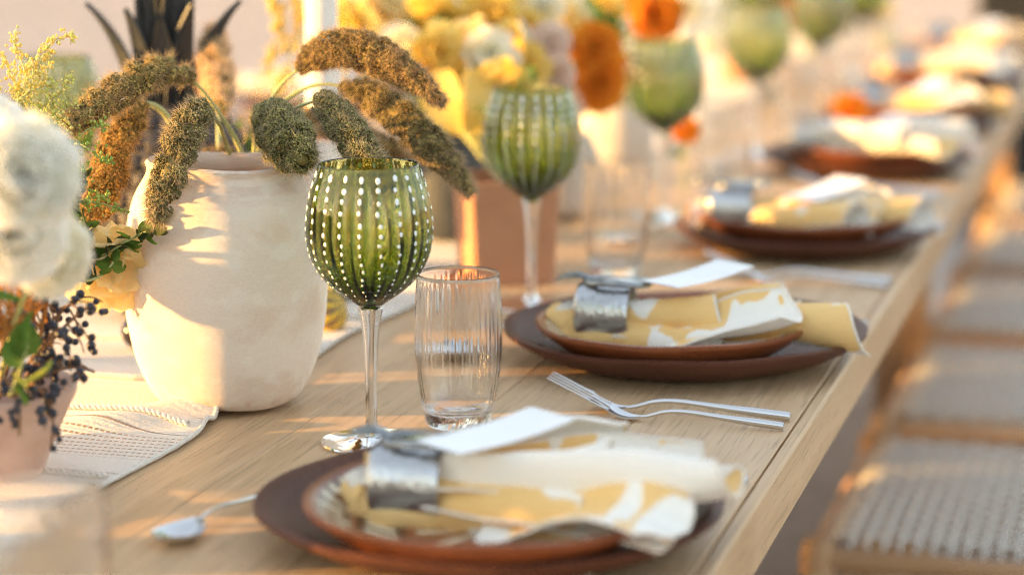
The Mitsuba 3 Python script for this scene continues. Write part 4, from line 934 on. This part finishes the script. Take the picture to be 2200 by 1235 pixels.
YF = [(-0.867,2.485,0.998),(-0.865,2.573,1.012),(-0.807,2.478,0.983),(-0.794,2.539,1.006),(-0.744,2.496,0.985),(-0.733,2.566,1.005),(-0.756,2.466,0.958),(-0.705,2.451,0.970),(-0.691,2.510,0.980),(-0.846,2.633,1.019),(-0.789,2.648,1.019),(-0.738,2.662,1.017),(-0.907,2.584,1.016),(-0.674,2.402,0.946),(-0.855,2.526,0.970),(-0.757,2.428,0.978),(-0.932,2.576,1.011),(-0.919,2.667,1.026),(-0.866,2.610,0.984),(-0.848,2.657,0.986),(-0.797,2.609,0.990),(-0.734,2.514,0.954),(-0.733,2.603,0.977),(-0.735,2.690,0.991),(-0.806,2.594,1.033),(-0.783,2.703,1.021),(-0.774,2.568,0.963),(-0.829,2.530,0.955),(-0.703,2.564,0.950),(-0.731,2.469,0.938),(-0.917,2.603,0.970),(-0.684,2.447,0.917)]
ymat = ['mat_petal_yellow', 'mat_petal_gold', 'mat_petal_pale', 'mat_petal_yellow', 'mat_petal_gold']
by_x = np.argsort([-np.dot(np.asarray(q) - EYE, RGT) / np.dot(np.asarray(q) - EYE, LOOK) for q in YF])[::-1]
rowof = lambda q: 'top' if q[2] > .985 else 'middle' if q[2] > .96 else 'lower'
PLACE, _cnt = {}, {}
ORDN = 'first second third fourth fifth sixth seventh eighth ninth tenth eleventh twelfth thirteenth fourteenth fifteenth sixteenth'.split()
for j in by_x:
    r_ = rowof(YF[j]); _cnt[r_] = _cnt.get(r_, 0) + 1
    PLACE[j] = f'{ORDN[_cnt[r_] - 1]} from left, {r_} row'
g = np.random.default_rng(9)
for j, c in enumerate(YF):
    face = toc * .6 + np.array([0, 0, .6]) + g.normal(size=3) * .45
    tone = {'mat_petal_yellow': 'deep yellow', 'mat_petal_gold': 'soft yellow', 'mat_petal_pale': 'pale yellow'}[ymat[j % 5]]
    flower('yellow_flower', f'blurred {tone} flower in the big bunch, {PLACE[j]}', c, face, .029 + .010 * g.random(), ymat[j % 5], sr if j % 3 else pr_, [4, 6, 7, 8], 200 + j, 'flowers of the big yellow bunch', leaves=2, ruf=.08)
# broad yellow leaves hanging from the bunch
for j, (lab, pts) in enumerate([('broad yellow leaf hanging below the yellow bunch, leftmost', [(-0.733,2.390,0.965),(-0.732,2.364,0.944),(-0.719,2.353,0.921),(-0.709,2.352,0.903)]), ('broad yellow leaf hanging right above the slate vase', [(-0.709,2.396,0.965),(-0.693,2.376,0.946),(-0.692,2.361,0.924),(-0.702,2.355,0.905)]), ('upper broad yellow leaf in the middle of the bunch', [(-0.776,2.429,0.960),(-0.755,2.413,0.958),(-0.738,2.405,0.944),(-0.730,2.405,0.930)])]):
    k = thing('yellow_leaf', lab, 'leaf', 'broad yellow leaves under the bunch')
    part(k, 'leaf_blade', mikit.ply(blade(pts, [.006, .021, .022, .003], .25, 18, .0006), 'mat_petal_yellow', smooth=True))
    part(k, 'stalk', mikit.ply(tube([sr, (sr + np.asarray(pts[0])) / 2 + [0, 0, .02], pts[0]], [.002, .0016, .0014], 12, 6), 'mat_stem', smooth=True))
def dark_leaves(label, root, tips, L, W, seed):
    k = thing('green_foliage', label, 'greenery', 'green foliage between the flowers'); g = np.random.default_rng(seed)
    part(k, 'stem', mikit.ply(cat([tube(stemline(t_, root), [.0018, .0014, .001], 14, 6) for t_ in tips]), 'mat_stem', smooth=True))
    for t_ in tips:
        c = curve(stemline(t_, root), 20)
        for q in range(5):
            d = g.normal(size=3) + [0, 0, .3]
            part(k, 'leaf', at(mikit.ply(leaf_mesh(L * (.8 + .4 * g.random()), W, .2), 'mat_leaf', smooth=True), tw(place_leaf(c[8 + 2 * q], d))))
dark_leaves('dark green leaves above the second green goblet', pr_, [(-0.667,2.386,0.960),(-0.644,2.359,0.952),(-0.664,2.350,0.938),(-0.649,2.413,0.965)], .035, .010, 301)
dark_leaves('green leaves at the left of the yellow bunch', sr, [(-0.881,2.538,0.963),(-0.904,2.559,0.992),(-0.942,2.603,1.004)], .035, .010, 302)
dark_leaves('green leaves round the pale vase behind the third goblet', (-.72, 3.12, .84), [(-.80, 3.10, .90), (-.68, 3.2, .88), (-.76, 3.22, .93), (-.70, 3.05, .90), (-.64, 3.14, .87), (-.82, 3.18, .86)], .05, .016, 306)
dark_leaves('green leaves above the third green goblet', (-.70, 2.95, .85), [(-0.680,2.781,1.002),(-0.712,2.771,0.996),(-0.659,2.786,0.996)], .045, .014, 303)
plume('loose yellow spray left of the candle behind the vase', [(-0.866,2.387,0.874),(-0.880,2.344,0.942),(-0.892,2.350,0.989)], [[(-0.892,2.350,0.989),(-0.902,2.351,1.008),(-0.896,2.357,1.031)], [(-0.889,2.349,0.979),(-0.905,2.345,0.984),(-0.909,2.340,0.961)], [(-0.889,2.350,0.984),(-0.883,2.357,1.013),(-0.892,2.361,1.046)], [(-0.886,2.347,0.965),(-0.899,2.340,0.946),(-0.903,2.336,0.932)], [(-0.892,2.351,0.994),(-0.907,2.352,1.022),(-0.913,2.355,1.046)]], [(.80, .62, .16), (.85, .55, .12)], 25, .0026, 1300)
plume('loose yellow spray beside the candle among the bunch', [(-0.864,2.440,0.867),(-0.867,2.451,0.931),(-0.867,2.461,0.980)], [[(-0.867,2.461,0.980),(-0.873,2.464,1.005),(-0.867,2.470,1.029)], [(-0.866,2.459,0.970),(-0.852,2.465,0.980),(-0.846,2.470,1.000)], [(-0.866,2.457,0.960),(-0.874,2.458,0.975),(-0.877,2.460,0.990)]], [(.80, .66, .16), (.75, .60, .12)], 26, .0026, 1300)
# -- white and orange flowers further down
W2 = (-.72, 2.80)
tp2 = lathe(svp * [.9, .8], 48)
mat('mat_pale_clay', base_color=proc(terr((.62, .56, .49), (.52, .45, .38), 40)), roughness=.9)
D_SV2 = mikit.ply(tp2, 'mat_pale_clay', smooth=40); D_TP2 = mikit.ply(lathe(tp, 64), 'mat_terracotta', smooth=40)
single('pale_vase', at(D_SV2, Tm(W2[0], W2[1], TZ + .0045)), 'pale clay vase under the orange flower, right of the yellow bunch', 'vase')
wr = np.array([W2[0], W2[1], TZ + .09])
flower('blush_flower', 'blurred blush white flower right of the yellow bunch, upper', [(-0.688,2.635,0.972)][0], toc + [0, 0, .4], .027, 'mat_petal_blush', wr, [4, 6, 8, 9], 401, 'blush flowers mid table', leaves=1)
flower('blush_flower', 'blurred blush white flower just above the second goblet, lower', [(-0.671,2.592,0.940)][0], toc + [0, 0, .2], .027, 'mat_petal_blush', wr, [4, 6, 8, 9], 402, 'blush flowers mid table', leaves=1)
flower('orange_flower', 'deep orange flower hanging left of the third green goblet', [(-0.642,2.668,0.965)][0], toc + [0, 0, .2], .033, 'mat_petal_orange', wr, [5, 7, 9, 10], 403, 'orange flowers along the table', leaves=1)
flower('orange_flower', 'second deep orange flower just below the one by the third goblet', [(-0.637,2.662,0.926)][0], toc + [0, 0, -.1], .033, 'mat_petal_orange', wr, [5, 7, 9, 10], 404, 'orange flowers along the table', leaves=1)
W3 = (-.72, 3.12)
single('pale_vase', at(D_SV2, Tm(W3[0], W3[1], TZ + .0045)), 'pale clay vase behind the third green goblet with orange flowers', 'vase')
w3 = np.array([W3[0], W3[1], TZ + .09])
flower('orange_flower', 'large orange flower at the top edge above the third goblet', [(-0.650,3.027,0.973)][0], toc + [0, 0, .2], .040, 'mat_petal_orange', w3, [5, 7, 9, 10], 405, 'orange flowers along the table', leaves=2)
flower('orange_flower', 'orange flower cut by the top edge beside the sunlit candle', [(-0.669,3.049,1.007)][0], toc + [0, 0, .2], .034, 'mat_petal_orange', w3, [5, 7, 9, 10], 406, 'orange flowers along the table', leaves=1)
single('dark_twig', mikit.ply(cat([tube([w3, w3 + [.02, .01, .07], np.array([(-0.630,3.053,0.972)][0])], [.002, .002, .001], 12, 6), xf(bloom(.02, [5, 6], 8), basis(np.array([(-0.628,3.056,0.983)][0]), [0, 0, 1]))]), 'mat_slate', smooth=True), 'dark dried seed pod beside the orange flower at the top edge', 'seed pod')
flower('orange_flower', 'small orange flower low beside the third goblet stem', [(-0.587,2.913,0.842)][0], toc + [0, 0, .5], .022, 'mat_petal_orange', (-.60, 2.98, TZ + .008), [4, 6, 7], 407, 'orange flowers along the table', leaves=1)
flower('orange_flower', 'orange flower lying beside the far sunlit napkin', [(-0.462,3.511,0.808)][0], toc + [0, 0, .6], .030, 'mat_petal_orange', (-.50, 3.53, TZ + .008), [4, 6, 7], 408, 'orange flowers along the table', leaves=0)
flower('orange_flower', 'orange flower at the top edge, far down the runner', [(-0.671,4.295,0.901)][0], toc + [0, 0, .3], .030, 'mat_petal_orange', (-.76, 4.4, TZ + .08), [4, 6, 7], 409, 'orange flowers along the table', leaves=1)
MID = [(-0.723,2.738,1.004),(-0.700,2.783,0.987),(-0.671,2.627,0.903),(-0.682,2.884,0.992),(-0.633,3.159,0.976),(-0.650,2.826,0.918)]
for j, c in enumerate(MID):
    tone, mt = [('pale cream', 'mat_petal_pale'), ('soft yellow', 'mat_petal_gold'), ('blush white', 'mat_petal_blush'), ('deep yellow', 'mat_petal_yellow'), ('pale cream', 'mat_petal_pale'), ('amber orange', 'mat_petal_orange')][j]
    flower('filler_flower', f'{tone} blurred filler flower mid table, {["upper left of the orange pair", "just above the orange pair", "left of the orange pair", "between the orange pair and the candle", "right of the top orange flower", "right of the lower orange flower"][j]}', c, toc + [0, 0, .4], .028, mt, wr if j < 4 and j != 3 else w3, [4, 6, 7, 8], 440 + j, 'filler flowers mid table', leaves=3)
dark_leaves('green foliage round the distant terracotta pot', (-.78, 4.42, .84), [(-0.775,3.947,0.888),(-0.743,3.960,0.911),(-0.680,4.280,0.840),(-0.657,4.399,0.873),(-0.621,4.508,0.840),(-0.603,4.626,0.875)], .075, .024, 307)
for j, c in enumerate([(-0.746,3.856,0.926),(-0.714,3.751,0.879),(-0.666,4.188,0.888),(-0.621,4.190,0.833),(-0.584,4.837,0.852),(-0.653,3.970,0.835)]):
    mt = ['mat_petal_white', 'mat_petal_pale', 'mat_petal_orange', 'mat_petal_white', 'mat_petal_gold', 'mat_petal_blush'][j]
    flower('filler_flower', f'faint {["white", "pale cream", "orange", "white", "soft yellow", "blush"][j]} filler flower far down the runner, {["first", "second", "fourth", "fifth", "sixth", "third"][j]} from the left', c, toc + [0, 0, .4], .034, mt, (-.78, 4.2 + .12 * j, TZ + .06), [4, 6, 7], 460 + j, 'filler flowers mid table', leaves=3)
W4 = (-.78, 4.42)
single('terracotta_pot', at(D_TP2, Tm(W4[0], W4[1], TZ + .0045)), 'distant terracotta pot on the runner, far right of the frame', 'pot')
far = [(-0.734,3.972,0.956),(-0.684,4.091,0.958),(-0.642,4.406,0.890),(-0.597,4.728,0.850),(-0.560,4.729,0.806)]
for j, c in enumerate(far):
    flower('blush_flower', f'pale blurred flower far down the table, {["first", "second", "third", "fourth", "fifth"][j]} from the left', c, toc + [0, 0, .4], .034, 'mat_petal_blush' if j % 2 else 'mat_petal_pale', (-.76, 4.42 + .1 * (j - 2), TZ + .08), [4, 6, 7], 420 + j, 'blush flowers mid table', leaves=3)
dark_leaves('green leaves far down the table at the top edge', (-.76, 4.4, .83), [(-0.745,4.169,0.904),(-0.707,4.183,0.920),(-0.677,4.300,0.938),(-0.643,4.409,0.906),(-0.598,4.524,0.891)], .07, .022, 305)

# -- unseen flowers and foliage, added to throw shade on vase and table
for j, (x, y, z) in enumerate([(-.965, 1.63, .885), (-1.02, 1.44, .86), (-.950, 1.110, .895), (-.957, 1.172, .912)]):
    flower('white_bloom', f'creamy white flower added unseen left of the frame to cast shade, {ORD[j]} from the jug', (x, y, z), toc + [0, 0, .5] if j < 2 else np.array(SUN) + [0, 0, .4], .05, 'mat_petal_white', (jr if j < 2 else (-1.0, 1.21, TZ + .05)), [5, 7, 9, 10], 450 + j, 'white and pale flowers at the left', leaves=3)

for j, (lab, x, y) in enumerate([('leafy foliage added unseen past the left edge to block sun, nearest the camera', -1.0, 1.215), ('leafy foliage added unseen past the left edge to block sun, level with the vase', -1.06, 1.80), ('leafy foliage added to block sun, hidden behind the dark pineapple', -.985, 2.30)]):
    single('clay_jug', at(D_JUG, Tm(x, y, TZ + .0045, 0, .75)), ['small clay jug added unseen under the shade foliage, nearest the camera', 'small clay jug added unseen under the shade foliage, level with the vase', 'small clay jug added under the shade foliage, hidden behind the dark pineapple'][j], 'vase')
    g = np.random.default_rng(500 + j); n = (64, 24, 24)[j]
    tips = np.stack([x + g.normal(size=n) * .06, y + g.normal(size=n) * (.075, .045, .035)[j], .80 + (.16, .16, .09)[j] * g.random(n)], 1)
    dark_leaves(lab, (x, y, TZ + .1), tips, .05, .016, 520 + j)  # each clump is put out of sight to block low sun
# ---------------------------------------------------------------- settings across the table
for j, y in enumerate((2.02, 2.62, 3.22, 3.82, 4.42)):
    single('dinner_plate', at(DP[j % 3], Tm(-1.385, y, TZ + .0006, 50 * j)), f'dark dinner plate on the far side of the table, number {j + 1} from the left', 'plate', 'dark dinner plates')
    labels[list(labels)[-1]]['label'] = f'dark dinner plate across the table, {ORD[j]} from the left' if j else 'dark dinner plate across the table, leftmost'
    M = Tm(-1.33, y, .785, 180); o = ['leftmost', 'second from the left', 'third from the left', 'fourth from the left', 'fifth from the left'][j]
    k = thing('napkin', f'printed napkin on the plates across the table, {o}', 'napkin', 'printed napkins'); part(k, 'cloth', at(NAP[j % 4][0], M)); part(k, 'hem', at(NAP[j % 4][1], M))
    k = thing('napkin_ring', f'silver napkin ring across the table, {o}', 'napkin ring', 'silver napkin rings'); part(k, 'band', at(D_RING, M))

# ---------------------------------------------------------------- woven stools
SW, SD, SZ = .49, .46, .45      # along the table, away from it, seat height
def cord_path(n_pitch, pitch, phase, half, rail):
    xs = np.linspace(-half, half, n_pitch * 4 + 1)
    z = .0042 * np.cos((xs + half) / pitch * PI + phase * PI)
    a = np.array([[-half - .020, -.026], [-half - .018, -.010], [-half - .009, .001]]); b = a[::-1] * [-1, 1]
    return np.vstack([a, np.stack([xs, z], 1), b])
def cord_mesh(P3, w, h):
    t, a, b = frames(P3); ang = np.arange(6) * PI / 3
    side_ = b; up_ = a
    v = P3[:, None] + np.cos(ang)[None, :, None] * side_[:, None] * w / 2 + np.sin(ang)[None, :, None] * up_[:, None] * h / 2
    return mesh(v.reshape(-1, 3), grid_faces(len(P3), 6, True))
NW, ND = 25, 23
cords = []
pw, pd = (SW - .05) / NW, (SD - .05) / ND
for q in range(NW):
    y = -SW / 2 + .025 + pw * (q + .5); c = cord_path(ND, pd, q % 2, (SD - .05) / 2, 0)
    cords.append(cord_mesh(np.stack([c[:, 0], np.full(len(c), y), c[:, 1]], 1), .0112, .0042))
for q in range(ND):
    x = -SD / 2 + .025 + pd * (q + .5); c = cord_path(NW, pw, (q + 1) % 2, (SW - .05) / 2, 0)
    cords.append(cord_mesh(np.stack([np.full(len(c), x), c[:, 0], c[:, 1]], 1), .0112, .0042))
def post(x, y): return lathe(smooth_prof([(0, -.45 + .0), (.014, -.45), (.0165, -.30), (.019, -.06), (.019, -.004), (.016, .004), (.008, .008), (0, .009)], 30), 20).apply_translation([x, y, 0])
posts = [post(-SD / 2, sy * (SW / 2)) for sy in (-1, 1)]
def rails(z, r):
    return [rod((-SD / 2, sy * SW / 2, z), (SD / 2, sy * SW / 2, z), r) for sy in (-1, 1)] + [rod((sx * SD / 2, -SW / 2, z), (sx * SD / 2, SW / 2, z), r) for sx in (-1, 1)]
D_POST = [mikit.ply(m, 'mat_stool_wood', smooth=40) for m in posts]
D_RAILT = [mikit.ply(m, 'mat_stool_wood', smooth=40) for m in rails(-.016, .012)]
D_RAILL = [mikit.ply(m, 'mat_stool_wood', smooth=40) for m in rails(-.11, .0105) + rails(-.30, .010)]
D_CORD = [mikit.ply(m, 'mat_cord', smooth=True) for m in cords]
D_SEAT = mikit.ply(cat(cords), 'mat_cord', smooth=True)
def rear(sy): return tube([(SD / 2, sy * SW / 2, -.45), (SD / 2, sy * SW / 2, 0), (SD / 2 + .045, sy * SW / 2, .34)], [.015, .019, .014], 20, 14)
D_REAR = [mikit.ply(rear(sy), 'mat_stool_wood', smooth=40) for sy in (-1, 1)]
def bar(z0, h): return box(SD / 2 + .008 + .13 * (z0 - .0) - .009, SD / 2 + .008 + .13 * z0 + .009, -SW / 2, SW / 2, z0, z0 + h, .004)
D_BAR = [mikit.ply(bar(z, h), 'mat_stool_wood') for z, h in ((.27, .06), (.10, .05))]
bcords = []
for q in range(14):
    z = .155 + q * .0083; bcords.append(cord_mesh(np.stack([np.full(33, SD / 2 + .012 + .13 * z) + .004 * np.cos(np.arange(33) * PI / 2 + q * PI), np.linspace(-SW / 2 + .01, SW / 2 - .01, 33), np.full(33, z)], 1), .0042, .0080))
D_BACK = mikit.ply(cat(bcords), 'mat_cord', smooth=True)
XS = -.355 + SD / 2
ST = [(2.765, 'nearest visible woven chair, at the lower right'), (3.36, 'second woven chair from the camera on the right'), (3.95, 'third woven chair from the camera on the right'),
      (4.54, 'fourth woven chair from the camera on the right'), (5.13, 'fifth woven chair, most distant on the right')]
def chair(x, y, lab, fine, rz=0):
    k = thing('woven_chair', lab, 'chair', 'woven chairs along the table'); M = Tm(x, y, SZ, rz)
    for d in D_POST: part(k, 'front_post', at(d, M))
    for d in D_REAR: part(k, 'rear_post', at(d, M))
    for d in D_RAILT: part(k, 'rail', at(d, M))
    for d in D_RAILL: part(k, 'stretcher', at(d, M))
    for d in D_BAR: part(k, 'back_rail', at(d, M))
    part(k, 'woven_back', at(D_BACK, M), kind='stuff')
    if fine:
        for d in D_CORD: part(k, 'cord', at(d, M))
    else:
        part(k, 'woven_seat', at(D_SEAT, M), kind='stuff')
for j, (y, lab) in enumerate(ST): chair(XS, y, lab, j < 2)
WO = ['first', 'second', 'third', 'fourth', 'fifth', 'sixth', 'seventh', 'eighth']
for j, y in enumerate((.55, 1.14, 1.73, 2.32, 2.91, 3.5)):  # unseen row, with backs, put in to block low sun under the table
    chair(-1.53 - .12 - SD / 2, y, f'unseen woven chair across the table outside the left edge, {WO[j]} from the camera', False, 180)

# ---------------------------------------------------------------- low wall added out of frame to shade the ground, chairs and table underside
def f_shade_wall(p, n, uv): return mix((.50, .36, .26), (.40, .28, .20), fbm(p.x * 3, p.y * 3, p.z * 5, 4))
mat('mat_shade_wall', base_color=proc(f_shade_wall), roughness=.95)
wl = thing('added_shade_wall', 'low adobe-coloured wall added unseen on the left to block low sun', 'wall')
part(wl, 'courses', mikit.ply(box(-6.2, -5.9, -9, 9.6, -.2, 1.06, .02), 'mat_shade_wall'))
part(wl, 'coping', mikit.ply(box(-6.25, -5.85, -9.05, 9.65, 1.061, 1.14, .02), 'mat_shade_wall'))

# ---------------------------------------------------------------- beyond the table
k = thing('black_crate', 'black box standing beyond the table at the top right corner', 'box')
bx, by = [(-0.588,7.443,0.681)][0][:2]
part(k, 'body', mikit.ply(box(bx, bx + .75, by - .25, by + .25, -.02, 1.05, .01), 'mat_black'))
part(k, 'lid', mikit.ply(box(bx - .01, bx + .76, by - .26, by + .26, 1.052, 1.09, .006), 'mat_black'))
